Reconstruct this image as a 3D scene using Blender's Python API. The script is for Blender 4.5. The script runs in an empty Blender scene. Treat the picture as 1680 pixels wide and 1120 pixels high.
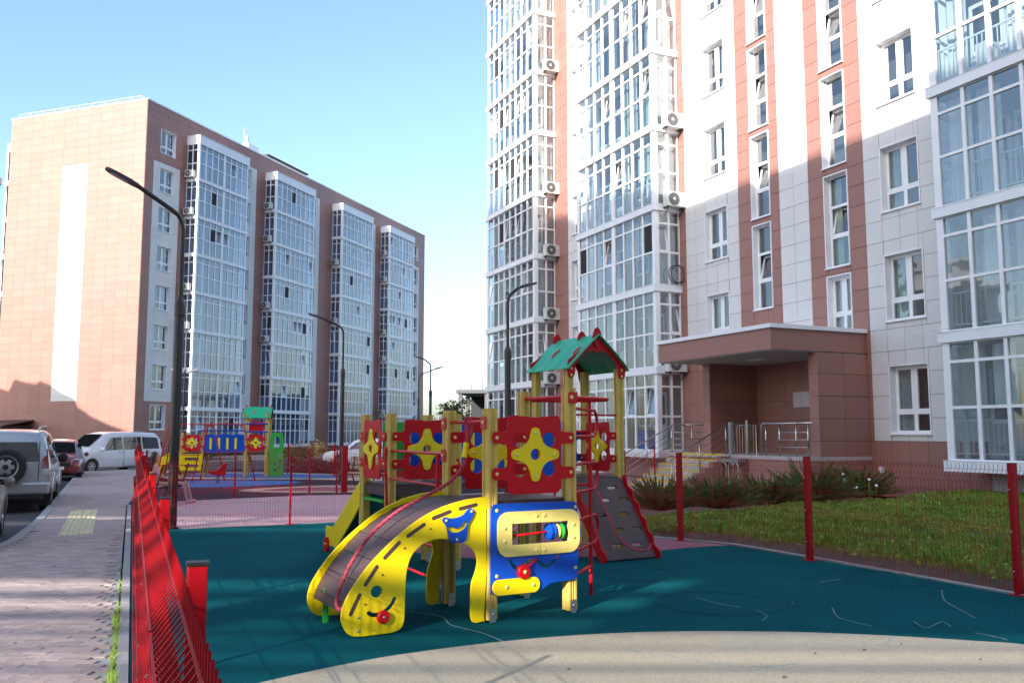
import bpy, math, random
from mathutils import Vector, Matrix, Quaternion
from mathutils import noise as mnoise
from mathutils.geometry import tessellate_polygon
rnd = random.Random(11)
rad, sin, cos, pi = math.radians, math.sin, math.cos, math.pi
SC = bpy.context.scene
COL = SC.collection

# ------------------------------------------------------------------ camera, sky, sun, exposure
CAM_H = 1.7
cam_d = bpy.data.cameras.new('camera')
cam_d.sensor_width = 36; cam_d.lens = 30.86; cam_d.clip_start = .05; cam_d.clip_end = 1500
cam = bpy.data.objects.new('camera', cam_d); COL.objects.link(cam)
cam.location = (0, 0, CAM_H)
PITCH = math.atan(149/1440)
cam.rotation_euler = (pi/2 + PITCH, 0, 0)
SC.camera = cam
SUN_AZ, SUN_EL = 211, 22
sdir = Vector((sin(rad(SUN_AZ))*cos(rad(SUN_EL)), cos(rad(SUN_AZ))*cos(rad(SUN_EL)), sin(rad(SUN_EL))))
w = bpy.data.worlds.new('World'); SC.world = w; w.use_nodes = True
nt = w.node_tree; bg = nt.nodes['Background']
sky = nt.nodes.new('ShaderNodeTexSky'); sky.sky_type = 'NISHITA'; sky.sun_disc = False
sky.sun_elevation = rad(SUN_EL); sky.sun_rotation = rad(SUN_AZ)
sky.air_density = 1.0; sky.dust_density = 2.2; sky.ozone_density = 2.8; sky.altitude = 50
nt.links.new(sky.outputs[0], bg.inputs[0]); bg.inputs[1].default_value = .15
sl = bpy.data.lights.new('sun', 'SUN'); sl.energy = 4.0; sl.angle = rad(.5); sl.color = (1, .93, .87)
so = bpy.data.objects.new('sun', sl); COL.objects.link(so)
so.rotation_euler = (-sdir).to_track_quat('-Z', 'Y').to_euler()
VS = SC.view_settings
VS.view_transform = 'Standard'; VS.look = 'None'; VS.gamma = 1; VS.use_curve_mapping = False
VS.exposure = 1.4
SC.cycles.max_bounces = 8; SC.cycles.transparent_max_bounces = 16
SC.cycles.diffuse_bounces = 4; SC.cycles.glossy_bounces = 4
SC.cycles.caustics_reflective = False; SC.cycles.caustics_refractive = False
SC.cycles.sample_clamp_indirect = 6

# ------------------------------------------------------------------ materials
def mat(name, col, rough=.6, metal=0., spec=.5, var=0., vscale=3., isl=0., bump=0., bscale=60., dirt=0., dcol=(.05, .045, .04), coat=0., grain=0., gscale=150.):
    m = bpy.data.materials.new(name); m.use_nodes = True
    N, L = m.node_tree.nodes, m.node_tree.links
    b = N['Principled BSDF']
    b.inputs['Roughness'].default_value = rough; b.inputs['Metallic'].default_value = metal
    b.inputs['Specular IOR Level'].default_value = spec
    b.inputs['Coat Weight'].default_value = coat; b.inputs['Coat Roughness'].default_value = .08
    g = N.new('ShaderNodeNewGeometry')
    cur = None
    def scale_by(sock, lo, hi):
        nonlocal cur
        mr = N.new('ShaderNodeMapRange'); L.new(sock, mr.inputs[0])
        mr.inputs[3].default_value = lo; mr.inputs[4].default_value = hi
        v = N.new('ShaderNodeVectorMath'); v.operation = 'SCALE'
        if cur is None: v.inputs[0].default_value = col
        else: L.new(cur, v.inputs[0])
        L.new(mr.outputs[0], v.inputs['Scale']); cur = v.outputs[0]
    if var:
        n = N.new('ShaderNodeTexNoise'); n.inputs['Scale'].default_value = vscale; n.inputs['Detail'].default_value = 6
        n.inputs['Roughness'].default_value = .65
        L.new(g.outputs['Position'], n.inputs['Vector']); scale_by(n.outputs[0], 1-var*1.6, 1+var*1.6)
    if grain:
        n3 = N.new('ShaderNodeTexNoise'); n3.inputs['Scale'].default_value = gscale; n3.inputs['Detail'].default_value = 2
        L.new(g.outputs['Position'], n3.inputs['Vector']); scale_by(n3.outputs[0], 1-grain*2.2, 1+grain*2.2)
    if isl:
        oi = N.new('ShaderNodeObjectInfo'); ad = N.new('ShaderNodeMath'); fr = N.new('ShaderNodeMath'); fr.operation = 'FRACT'
        L.new(g.outputs['Random Per Island'], ad.inputs[0]); L.new(oi.outputs['Random'], ad.inputs[1])
        L.new(ad.outputs[0], fr.inputs[0]); scale_by(fr.outputs[0], 1-isl, 1+isl)
    if dirt:
        n2 = N.new('ShaderNodeTexNoise'); n2.inputs['Scale'].default_value = .9; n2.inputs['Detail'].default_value = 8
        L.new(g.outputs['Position'], n2.inputs['Vector'])
        mr = N.new('ShaderNodeMapRange'); L.new(n2.outputs[0], mr.inputs[0]); mr.inputs[1].default_value = .5; mr.inputs[2].default_value = .75
        mr.inputs[4].default_value = dirt
        mx = N.new('ShaderNodeMix'); mx.data_type = 'RGBA'; L.new(mr.outputs[0], mx.inputs[0])
        if cur is None: mx.inputs[6].default_value = (*col, 1)
        else: L.new(cur, mx.inputs[6])
        mx.inputs[7].default_value = (*dcol, 1); cur = mx.outputs[2]
    if cur is None: b.inputs['Base Color'].default_value = (*col, 1)
    else: L.new(cur, b.inputs['Base Color'])
    if bump:
        n = N.new('ShaderNodeTexNoise'); n.inputs['Scale'].default_value = bscale; n.inputs['Detail'].default_value = 4
        L.new(g.outputs['Position'], n.inputs['Vector'])
        bp = N.new('ShaderNodeBump'); bp.inputs['Strength'].default_value = bump; bp.inputs['Distance'].default_value = .01
        L.new(n.outputs[0], bp.inputs['Height']); L.new(bp.outputs[0], b.inputs['Normal'])
    return m

def glass(name, tint, ior=1.9, add=.06, dark=None):
    m = bpy.data.materials.new(name); m.use_nodes = True
    N, L = m.node_tree.nodes, m.node_tree.links
    N.remove(N['Principled BSDF']); out = N['Material Output']
    fr = N.new('ShaderNodeFresnel'); fr.inputs[0].default_value = ior
    ad = N.new('ShaderNodeMath'); ad.inputs[1].default_value = add; ad.use_clamp = True; L.new(fr.outputs[0], ad.inputs[0])
    gl = N.new('ShaderNodeBsdfGlossy'); gl.inputs['Roughness'].default_value = .015
    g = N.new('ShaderNodeNewGeometry'); n = N.new('ShaderNodeTexNoise'); n.inputs['Scale'].default_value = 1.3
    L.new(g.outputs['Position'], n.inputs['Vector'])
    bp = N.new('ShaderNodeBump'); bp.inputs['Strength'].default_value = .25; bp.inputs['Distance'].default_value = .02
    L.new(n.outputs[0], bp.inputs['Height']); L.new(bp.outputs[0], gl.inputs['Normal'])
    bf = N.new('ShaderNodeMath'); bf.operation = 'SUBTRACT'; bf.inputs[0].default_value = 1; L.new(g.outputs['Backfacing'], bf.inputs[1])
    mu_ = N.new('ShaderNodeMath'); mu_.operation = 'MULTIPLY'; L.new(ad.outputs[0], mu_.inputs[0]); L.new(bf.outputs[0], mu_.inputs[1])
    mx = N.new('ShaderNodeMixShader'); L.new(mu_.outputs[0], mx.inputs[0])
    if dark: tr = N.new('ShaderNodeBsdfDiffuse'); tr.inputs[0].default_value = (*dark, 1)
    else: tr = N.new('ShaderNodeBsdfTransparent'); tr.inputs[0].default_value = (*tint, 1)
    L.new(tr.outputs[0], mx.inputs[1]); L.new(gl.outputs[0], mx.inputs[2]); L.new(mx.outputs[0], out.inputs[0])
    return m

M = dict(
 red=mat('terracotta_cladding', (.34, .160, .125), .45, var=.06, vscale=5, isl=.06, bump=.05, dirt=.12, dcol=(.29, .13, .10)),
 cream=mat('cream_cladding', (.70, .68, .65), .45, var=.04, vscale=5, isl=.025, bump=.05),
 joint=mat('cladding_joint', (.09, .07, .065), .9),
 jointl=mat('shallow_cladding_joint', (.22, .13, .10), .9),
 white=mat('white_upvc', (.86, .86, .86), .32, var=.03, vscale=2),
 sill=mat('white_metal', (.84, .85, .86), .35, var=.04, vscale=1.2, dirt=.1, dcol=(.5, .5, .5)),
 room=mat('dim_room', (.12, .11, .11), .9, var=.3, vscale=.5),
 balc=mat('balcony_plaster', (.42, .30, .26), .8, var=.12, vscale=.6),
 balc2=mat('balcony_render', (.50, .50, .50), .8, var=.18, vscale=.5),
 curtain=mat('curtain_cloth', (.72, .72, .68), .9, isl=.2, var=.08, vscale=4),
 curtain2=mat('curtain_green', (.42, .50, .42), .9, isl=.2),
 rail=mat('balcony_railing_paint', (.75, .76, .74), .4),
 screen=mat('insect_screen', (.035, .035, .04), .7, spec=.2),
 glass=glass('window_glass', (.82, .88, .90), 1.85, .15),
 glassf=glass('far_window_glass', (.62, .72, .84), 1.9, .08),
 carglass=glass('car_glass', (0, 0, 0), 1.75, .10, (.012, .014, .016)),
 steel=mat('stainless_steel', (.55, .54, .52), .22, 1, var=.05),
 darkpole=mat('dark_brown_pole_paint', (.022, .015, .014), .35, var=.1),
 teal=mat('teal_rubber', (.0008, .082, .094), .97, spec=.06, var=.16, vscale=1.1, bump=.5, bscale=240, dirt=.35, dcol=(.003, .13, .14), grain=.4, gscale=110),
 beige=mat('beige_rubber', (.52, .44, .31), .9, spec=.2, var=.09, vscale=6, bump=.5, bscale=220, dirt=.3, dcol=(.40, .34, .25), grain=.28, gscale=110),
 pinkr=mat('pink_rubber', (.33, .125, .155), .9, spec=.2, var=.1, bump=.4, bscale=220),
 blue_r=mat('blue_rubber', (.02, .17, .40), .9, spec=.2, var=.1, bump=.4, bscale=220),
 greyr=mat('dark_blue_grey_rubber', (.020, .034, .048), .95, spec=.1, var=.12, bump=.4, bscale=200),
 pinkp=mat('pink_block_paving', (.46, .30, .31), .85, var=.12, vscale=4, bump=.4, bscale=50),
 asph=mat('asphalt', (.05, .05, .055), .9, var=.12, vscale=5, bump=.6, bscale=140, dirt=.3, dcol=(.08, .075, .07)),
 soil=mat('soil', (.10, .065, .045), .95, var=.25, vscale=6, bump=.8, bscale=40),
 kerb=mat('concrete_kerb', (.33, .32, .31), .85, var=.12, vscale=9, bump=.3),
 conc=mat('grey_concrete', (.30, .29, .28), .9, var=.15, vscale=.8, bump=.3),
 paver=mat('paver_concrete', (.43, .335, .30), .85, var=.12, vscale=14, isl=.17, bump=.35, bscale=160, dirt=.25, dcol=(.28, .235, .225)),
 tact=mat('yellow_tactile_tile', (.64, .57, .34), .8, var=.12, vscale=8, isl=.08),
 redp=mat('red_fence_paint', (.40, .003, .008), .45, spec=.25, var=.08, vscale=8),
 py=mat('yellow_plastic', (.90, .66, .004), .42, spec=.3, var=.05, vscale=7, bump=.04, bscale=200, dirt=.12, dcol=(.62, .44, .05)),
 ply=mat('pale_yellow_plastic', (.80, .64, .17), .4, var=.05, vscale=7),
 pr=mat('red_plastic', (.56, .002, .008), .45, spec=.25, var=.05, vscale=6, dirt=.12, dcol=(.40, .02, .02)),
 pb=mat('blue_plastic', (.003, .07, .46), .42, spec=.3, var=.05, vscale=6, dirt=.12, dcol=(.02, .09, .34)),
 pg=mat('green_plastic', (.025, .36, .045), .35, var=.05, vscale=6),
 roofg=mat('green_roof_panel', (.02, .42, .20), .38, var=.06, vscale=5, dirt=.15, dcol=(.04, .34, .18)),
 wood=mat('yellow_stained_timber', (.66, .47, .10), .5, var=.16, vscale=9, bump=.12, bscale=60),
 deck=mat('brown_laminate', (.075, .040, .036), .55, var=.12, vscale=8, bump=.1, bscale=120, dirt=.3, dcol=(.10, .07, .06)),
 rtube=mat('red_tube_paint', (.55, .004, .010), .35, spec=.35),
 rope=mat('pink_red_rope', (.48, .06, .09), .85, bump=.6, bscale=90),
 bolt=mat('pale_bolt_cap', (.80, .66, .20), .35),
 zinc=mat('zinc_plate', (.5, .5, .48), .35, .9),
 chute=mat('slide_steel', (.55, .55, .55), .25, .9),
 silver=mat('silver_car_paint', (.42, .42, .41), .3, .55, coat=.8, var=.04, dirt=.2, dcol=(.25, .23, .21)),
 whitecar=mat('white_car_paint', (.72, .73, .76), .3, coat=.8),
 redcar=mat('dark_red_car_paint', (.20, .022, .016), .3, .3, coat=.9),
 greycar=mat('grey_car_paint', (.10, .10, .11), .3, .4, coat=.8),
 beigecar=mat('beige_car_paint', (.30, .25, .20), .3, .5, coat=.7, dirt=.2, dcol=(.18, .16, .14)),
 rubber=mat('tyre_rubber', (.018, .017, .016), .8, var=.2, bump=.3),
 black=mat('black_trim', (.012, .012, .013), .5),
 rim=mat('alloy_rim', (.5, .5, .5), .3, .85),
 lampr=mat('red_lamp_lens', (.22, .006, .010), .12, coat=.8),
 lampw=mat('clear_lamp_lens', (.60, .62, .64), .08, .4, coat=1),
 skin=mat('skin', (.50, .27, .19), .55), hair=mat('brown_hair', (.055, .022, .014), .55, var=.3, vscale=40, bump=.5),
 plaid=mat('pink_plaid_cloth', (.62, .34, .40), .9, var=.3, vscale=25), skirt=mat('dark_skirt_cloth', (.03, .018, .028), .9),
 cloth=mat('dark_top_cloth', (.10, .05, .04), .9, var=.2), pinkc=mat('pink_trousers_cloth', (.50, .26, .28), .9),
 sockw=mat('white_stripe_knit', (.75, .72, .72), .9), sockr=mat('red_stripe_knit', (.50, .02, .03), .9),
 juniper=mat('juniper_needles', (.065, .135, .030), .8, var=.35, vscale=6, isl=.3),
 leaf=mat('tree_leaves', (.055, .085, .025), .7, var=.3, vscale=2, isl=.35),
 leaf2=mat('yellowing_leaves', (.16, .13, .03), .7, var=.3, vscale=2, isl=.35),
 bark=mat('bark', (.09, .06, .045), .9, bump=.6),
 grass=mat('lawn_grass', (.150, .245, .018), .8, var=.35, vscale=1.6, isl=.4, dirt=.9, dcol=(.30, .33, .05)),
 turf=mat('turf_soil', (.07, .10, .022), .95, var=.35, vscale=5, bump=.8, bscale=60),
 weed=mat('weed_leaves', (.24, .37, .05), .7, isl=.4),
 chalk=mat('chalk', (.22, .32, .34), .95, var=.4, vscale=12), ring=mat('dark_teal_rubber_ring', (.004, .075, .085), .95, spec=.1),
 ystep=mat('yellow_step_paint', (.72, .50, .02), .6, var=.1), stepc=mat('pale_step_tile', (.50, .44, .42), .6, var=.06),
 soffit=mat('soffit_panel', (.42, .42, .41), .6), paper=mat('notice_paper', (.62, .55, .58), .7, var=.25, vscale=14),
 acw=mat('air_conditioner_casing', (.62, .62, .58), .45, var=.05), acd=mat('fan_grille', (.10, .10, .10), .5),
 brown=mat('brown_roof_sheet', (.06, .030, .022), .5, var=.15), plank=mat('weathered_bench_slat', (.45, .33, .24), .7, isl=.1),
 facade2=mat('unseen_mass_render', (.72, .68, .62), .8, var=.1, vscale=.5), dconc=mat('dim_interior_concrete', (.04, .042, .045), .9, var=.2), ubconc=mat('raw_concrete', (.11, .115, .12), .9, var=.2), mass=mat('building_core', (.22, .2, .19), .9),
 lamphead=mat('lamp_head', (.05, .05, .05), .4), led=mat('lamp_lens_grey', (.5, .5, .48), .3),
)

# ------------------------------------------------------------------ mesh helpers
class MB:
    def __init__(s): s.v = []; s.f = []; s.mi = []
    def add(s, vs, fs, mi=0):
        o = len(s.v); s.v += [tuple(p) for p in vs]
        for f in fs: s.f.append(tuple(i+o for i in f)); s.mi.append(mi)
        return s
    def box(s, x0, x1, y0, y1, z0, z1, mi=0, T=None):
        if x0 > x1: x0, x1 = x1, x0
        if y0 > y1: y0, y1 = y1, y0
        if z0 > z1: z0, z1 = z1, z0
        vs = [(x, y, z) for z in (z0, z1) for x, y in ((x0, y0), (x1, y0), (x1, y1), (x0, y1))]
        if T is not None: vs = [T @ Vector(p) for p in vs]
        return s.add(vs, [(3, 2, 1, 0), (4, 5, 6, 7), (0, 1, 5, 4), (1, 2, 6, 5), (2, 3, 7, 6), (3, 0, 4, 7)], mi)
    def tube(s, pts, r, n=8, mi=0, closed=False):
        P = [Vector(p) for p in pts]; k = len(P); rs = r if isinstance(r, (list, tuple)) else [r]*k
        up = None; rings = []
        for i, p in enumerate(P):
            a = P[i-1] if (i > 0 or closed) else p; b = P[(i+1) % k] if (i < k-1 or closed) else p
            d = (b-a).normalized()
            if up is None: up = Vector((0, 0, 1)) if abs(d.z) < .9 else Vector((1, 0, 0))
            x = d.cross(up)
            if x.length < 1e-4: x = d.orthogonal()
            x.normalize(); y = x.cross(d).normalized(); up = y
            rings.append([p + (x*cos(2*pi*j/n) + y*sin(2*pi*j/n))*rs[i] for j in range(n)])
        vs = [q for rg in rings for q in rg]; fs = []
        for i in range(k if closed else k-1):
            for j in range(n):
                a, b = i*n+j, i*n+(j+1) % n; c, e = ((i+1) % k)*n+(j+1) % n, ((i+1) % k)*n+j
                fs.append((a, b, c, e))
        if not closed: fs += [tuple(range(n))[::-1], tuple((k-1)*n+j for j in range(n))]
        return s.add(vs, fs, mi)
    def lathe(s, prof, T=None, n=20, mi=0):   # profile (r,z) about local Z
        vs = []
        for r, z in prof: vs += [Vector((r*cos(2*pi*j/n), r*sin(2*pi*j/n), z)) for j in range(n)]
        if T is not None: vs = [T @ q for q in vs]
        fs = [(i*n+j, i*n+(j+1) % n, (i+1)*n+(j+1) % n, (i+1)*n+j) for i in range(len(prof)-1) for j in range(n)]
        fs += [tuple(range(n))[::-1], tuple((len(prof)-1)*n+j for j in range(n))]
        return s.add(vs, fs, mi)
    def poly(s, pts, z0, z1, mi=0, T=None):   # vertical prism, any outline
        n = len(pts); a = sum(pts[i][0]*pts[(i+1) % n][1]-pts[(i+1) % n][0]*pts[i][1] for i in range(n))
        if a < 0: pts = pts[::-1]
        vs = [Vector((p[0], p[1], z0)) for p in pts]+[Vector((p[0], p[1], z1)) for p in pts]
        tri = tessellate_polygon([[Vector((p[0], p[1], 0)) for p in pts]])
        fs = []
        for t in tri:
            q = [pts[i] for i in t]; ar = (q[1][0]-q[0][0])*(q[2][1]-q[0][1])-(q[2][0]-q[0][0])*(q[1][1]-q[0][1])
            if ar < 0: t = t[::-1]
            fs.append(tuple(i+n for i in t)); fs.append(tuple(t[::-1]))
        fs += [(i, (i+1) % n, (i+1) % n+n, i+n) for i in range(n)]
        if T is not None: vs = [T @ p for p in vs]
        return s.add(vs, fs, mi)
    def mesh(s, name):
        me = bpy.data.meshes.new(name); me.from_pydata(s.v, [], s.f); return me

def obj(name, mb, m, parent=None, loc=None, rot=None, smooth=False, kind=None, scale=None, bevel=0):
    me = mb.mesh(name) if isinstance(mb, MB) else mb
    ms = m if isinstance(m, (list, tuple)) else [m]
    if not me.materials:
        for q in ms: me.materials.append(M[q] if isinstance(q, str) else q)
        if isinstance(mb, MB) and len(ms) > 1: me.polygons.foreach_set('material_index', mb.mi)
        if smooth: me.shade_smooth()
        if smooth == 'auto': me.set_sharp_from_angle(angle=rad(40))
    o = bpy.data.objects.new(name, me); COL.objects.link(o)
    if loc is not None: o.location = loc
    if rot is not None: o.rotation_euler = rot
    if scale is not None: o.scale = scale
    if parent: o.parent = parent
    if kind: o['kind'] = kind
    if bevel:
        b = o.modifiers.new('edge', 'BEVEL'); b.width = bevel; b.segments = 2; b.limit_method = 'ANGLE'
    return o
def tag(o, label, cat, group=None):
    o['label'] = label; o['category'] = cat
    if group: o['group'] = group
    return o
def empty(name, loc=(0, 0, 0), rz=0):
    o = bpy.data.objects.new(name, None); COL.objects.link(o); o.location = loc; o.rotation_euler = (0, 0, rz)
    o.empty_display_size = .2
    return o
def kids(o): return [c for c in bpy.data.objects if c.parent == o]
def copy_tree(o, parent=None):
    c = o.copy(); COL.objects.link(c)
    if parent: c.parent = parent
    for ch in kids(o): copy_tree(ch, c)
    return c
def smooth_loop(pts, n=6, closed=True):
    out = []; k = len(pts)
    for i in range(k if closed else k-1):
        g = lambda j: pts[j % k] if closed else pts[max(0, min(k-1, j))]
        p0, p1, p2, p3 = g(i-1), g(i), g(i+1), g(i+2)
        for j in range(n):
            t = j/n
            out.append(tuple(.5*(2*b+(c-a)*t+(2*a-5*b+4*c-d)*t*t+(3*b-a-3*c+d)*t**3) for a, b, c, d in zip(p0, p1, p2, p3)))
    if not closed: out.append(tuple(pts[-1]))
    return out
def circ(cx, cy, r, n=20, ry=None): return [(cx+r*cos(2*pi*i/n), cy+(ry or r)*sin(2*pi*i/n)) for i in range(n)]
def rrect(x0, y0, x1, y1, r, n=5):
    out = []
    for cx, cy, a in ((x1-r, y1-r, 0), (x0+r, y1-r, 90), (x0+r, y0+r, 180), (x1-r, y0+r, 270)):
        out += [(cx+r*cos(rad(a+90*i/n)), cy+r*sin(rad(a+90*i/n))) for i in range(n+1)]
    return out
def thick(pts, w):   # rounded band along a polyline (2D)
    L, Rr = [], []
    k = len(pts)
    for i, p in enumerate(pts):
        a, b = pts[max(0, i-1)], pts[min(k-1, i+1)]; dx, dy = b[0]-a[0], b[1]-a[1]; l = math.hypot(dx, dy) or 1
        nx, ny = -dy/l*w/2, dx/l*w/2; L.append((p[0]+nx, p[1]+ny)); Rr.append((p[0]-nx, p[1]-ny))
    def cap(c, f):
        a = math.atan2(f[1]-c[1], f[0]-c[0]); return [(c[0]+w/2*cos(a-pi*j/4), c[1]+w/2*sin(a-pi*j/4)) for j in (1, 2, 3)]
    return L+cap(pts[-1], L[-1])+Rr[::-1]+cap(pts[0], Rr[0])
# frames: X = ux (across), Y = up, Z = out of the plate
def frame(o, ux, up=(0, 0, 1)):
    X = Vector(ux).normalized(); Y = Vector(up).normalized(); Z = X.cross(Y)
    return Matrix(((X.x, Y.x, Z.x, o[0]), (X.y, Y.y, Z.y, o[1]), (X.z, Y.z, Z.z, o[2]), (0, 0, 0, 1)))
def plate(name, loops, th, m, parent, T, bev=.003, off=0.):
    cu = bpy.data.curves.new(name, 'CURVE'); cu.dimensions = '2D'; cu.fill_mode = 'BOTH'
    for lp in loops:
        sp = cu.splines.new('POLY'); sp.points.add(len(lp)-1)
        for i, p in enumerate(lp): sp.points[i].co = (p[0], p[1], 0, 1)
        sp.use_cyclic_u = True
    cu.extrude = th/2-bev; cu.bevel_depth = bev; cu.bevel_resolution = 1; cu.offset = -bev
    t = bpy.data.objects.new('t', cu); COL.objects.link(t)
    dg = bpy.context.evaluated_depsgraph_get()
    me = bpy.data.meshes.new_from_object(t.evaluated_get(dg)); bpy.data.objects.remove(t); bpy.data.curves.remove(cu)
    me.transform(T @ Matrix.Translation((0, 0, off)))
    me.shade_smooth(); me.set_sharp_from_angle(angle=rad(35))
    me.materials.clear(); me.materials.append(M[m])
    o = bpy.data.objects.new(name, me); COL.objects.link(o)
    if parent: o.parent = parent
    return o
_bm = {}
def bolt(parent, T, x, y, r=.014, off=.012, m='bolt'):
    key = (round(r, 4), m)
    if key not in _bm:
        b = MB(); b.lathe([(r, -.004), (r, .004), (r*.75, .009), (r*.25, .011)], n=12); me = b.mesh('bolt'); me.shade_smooth(); me.materials.append(M[m]); _bm[key] = me
    o = bpy.data.objects.new('bolt', _bm[key]); COL.objects.link(o); o.parent = parent
    o.matrix_local = T @ Matrix.Translation((x, y, off))
    return o
def proj(p):
    dz = p[2]-CAM_H; C, S = cos(PITCH), sin(PITCH); d = p[1]*C+dz*S
    if d < .3: return None
    return 840+1440*p[0]/d, 560-1440*(dz*C-p[1]*S)/d, d
def inview(p, mg=25):
    q = proj(p); return q if q and -mg < q[0] < 1680+mg and -mg < q[1] < 1120+mg else None

# ------------------------------------------------------------------ ground
def sheet(name, pts, z, m, th=.05, kind='structure', parent=None):
    b = MB().poly(pts, z-th, z); return obj(name, b, m, parent, kind=kind)
sheet('ground', [(-300, -150), (300, -150), (300, 500), (-300, 500)], -.17, 'soil', .5)
def fx(Y, o=0.): return -.43*Y+.12+o        # line of the side fence
KERB = [(-14.5, -6), (-9.9, 5), (-8.0, 10.5), (-7.42, 12.7), (-7.86, 14.2), (-8.9, 16.8), (-11.9, 23.5), (-15.3, 31), (-18.0, 37), (-19.2, 39.6), (-18.0, 40.9)]
road = [(-60, -40), (-14.4, -40)]+KERB+[(-16, 41.3), (-9.5, 42.5), (-5, 47), (2, 55), (2, 85), (-21, 72), (-27.2, 63), (-60, 75)]
sheet('road', road, -.12, 'asph', .04)
pave_near = [(fx(-4, -.19), -4), (fx(15.5, -.19), 15.5), (-8.36, 15.5), (-7.86, 14.2), (-7.42, 12.7), (-8.0, 10.5), (-9.9, 5), (-13.6, -4)]
sheet('pavement_bedding', pave_near, -.010, 'kerb', .14)
# far pavement, block pattern as material
pm = bpy.data.materials.new('far_block_paving'); pm.use_nodes = True
N, L = pm.node_tree.nodes, pm.node_tree.links
b_ = N['Principled BSDF']; b_.inputs['Roughness'].default_value = .85
br = N.new('ShaderNodeTexBrick'); g_ = N.new('ShaderNodeNewGeometry'); L.new(g_.outputs['Position'], br.inputs['Vector'])
br.inputs['Scale'].default_value = 1; br.inputs['Brick Width'].default_value = .2; br.inputs['Row Height'].default_value = .1; br.inputs['Mortar Size'].default_value = .005
br.inputs['Color1'].default_value = (.46, .36, .325, 1); br.inputs['Color2'].default_value = (.38, .295, .27, 1); br.inputs['Mortar'].default_value = (.16, .13, .125, 1)
nz = N.new('ShaderNodeTexNoise'); nz.inputs['Scale'].default_value = 1.5; nz.inputs['Detail'].default_value = 6; L.new(g_.outputs['Position'], nz.inputs['Vector'])
mr_ = N.new('ShaderNodeMapRange'); L.new(nz.outputs[0], mr_.inputs[0]); mr_.inputs[3].default_value = .7; mr_.inputs[4].default_value = 1.25
vm = N.new('ShaderNodeVectorMath'); vm.operation = 'SCALE'; L.new(br.outputs[0], vm.inputs[0]); L.new(mr_.outputs[0], vm.inputs['Scale']); L.new(vm.outputs[0], b_.inputs['Base Color'])
M['farpave'] = pm
sheet('pavement', [(fx(15.5, -.19), 15.5), (fx(21, -.19), 21), (-9.85, 23.0), (-15.6, 40.6), (-18.0, 40.9), (-19.2, 39.6), (-18.0, 37), (-15.3, 31), (-11.9, 23.5), (-8.9, 16.8), (-8.36, 15.5)], 0, 'farpave', .15)
# road kerb stones
ks = MB()
for a, c in zip(KERB[:-1], KERB[1:]):
    A, B = Vector((*a, 0)), Vector((*c, 0)); d = B-A; n = max(1, round(d.length/1.0))
    ang = math.atan2(d.y, d.x)
    for i in range(n):
        T = Matrix.Translation(A+d*((i+.5)/n)) @ Matrix.Rotation(ang, 4, 'Z'); hl = d.length/n/2-.006
        ks.box(-hl, hl, -.02, .13, -.2, .012, 0, T)
obj('road_kerb', ks, 'kerb', kind='structure')
# pavers, one by one near the camera
def inpoly(x, y, P):
    c = False; n = len(P)
    for i in range(n):
        x1, y1 = P[i]; x2, y2 = P[(i+1) % n]
        if (y1 > y) != (y2 > y) and x < (x2-x1)*(y-y1)/(y2-y1)+x1: c = not c
    return c
pav = []
TACT = [(-9.58, 19.36), (-8.94, 19.36), (-7.08, 15.08), (-7.49, 14.73)]
row = 0; y = 4.6
while y < 15.45:
    x = -12+(row % 2)*.1
    while x < -1.5:
        xc, yc = x+.1, y+.05
        if x+.2 < fx(yc, -.2) and inpoly(xc, yc, pave_near) and inpoly(x+.03, yc, pave_near) and yc > 5.2:
            q = proj((xc, yc, 0))
            if q and -30 < q[0] < 300: pav.append((xc, yc, q[2], q[1]))
        x += .2
    y += .1; row += 1
def paver_b(b, cx, cy, dz=0, rz=0):
    # wavy edged block: ends kinked like the photo's pavers
    w_, h_ = .0965, .0465
    o = [(-w_, -h_), (-w_*.4, -h_-.004), (w_*.4, -h_+.004), (w_, -h_), (w_+.004, 0), (w_, h_), (w_*.4, h_+.004), (-w_*.4, h_-.004), (-w_, h_), (-w_-.004, 0)]
    c, s = cos(rz), sin(rz)
    b.poly([(cx+c*px-s*py, cy+s*px+c*py) for px, py in o], -.03, dz)
pp = MB(); paver_b(pp, 0, 0, 0); pme = pp.mesh('paver'); pme.materials.append(M['paver'])
pav.sort(key=lambda p: (p[3] > 1135, p[2]))
pveroot = empty('block_pavement', (0, 0, 0)); pveroot['kind'] = 'structure'; rest = MB()
for i, (cx, cy, _, _) in enumerate(pav):
    if i < 300: obj('paver', pme, 'paver', pveroot, (cx, cy, rnd.uniform(-.0015, .0025)), (0, 0, rnd.uniform(-.012, .012)))
    else: paver_b(rest, cx, cy, rnd.uniform(-.0015, .0025), rnd.uniform(-.01, .01))
obj('pavers', rest, 'paver', pveroot, kind='stuff')
# edging kerb and teal strip outside the side fence
ek = MB()
T_f = math.atan2(1, -.43)
def fbox(b, y0, y1, o0, o1, z0, z1, mi=0):
    b.add([(fx(y_, o), y_, z) for z in (z0, z1) for y_, o in ((y0, o0), (y0, o1), (y1, o1), (y1, o0))], [(3, 2, 1, 0), (4, 5, 6, 7), (0, 1, 5, 4), (1, 2, 6, 5), (2, 3, 7, 6), (3, 0, 4, 7)], mi)
yy = -4
while yy < 20.9: fbox(ek, yy, yy+.985, -.165, -.075, -.15, .012+rnd.uniform(-.003, .003)); yy += 1
obj('edging_kerb', ek, 'kerb', kind='structure')
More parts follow.
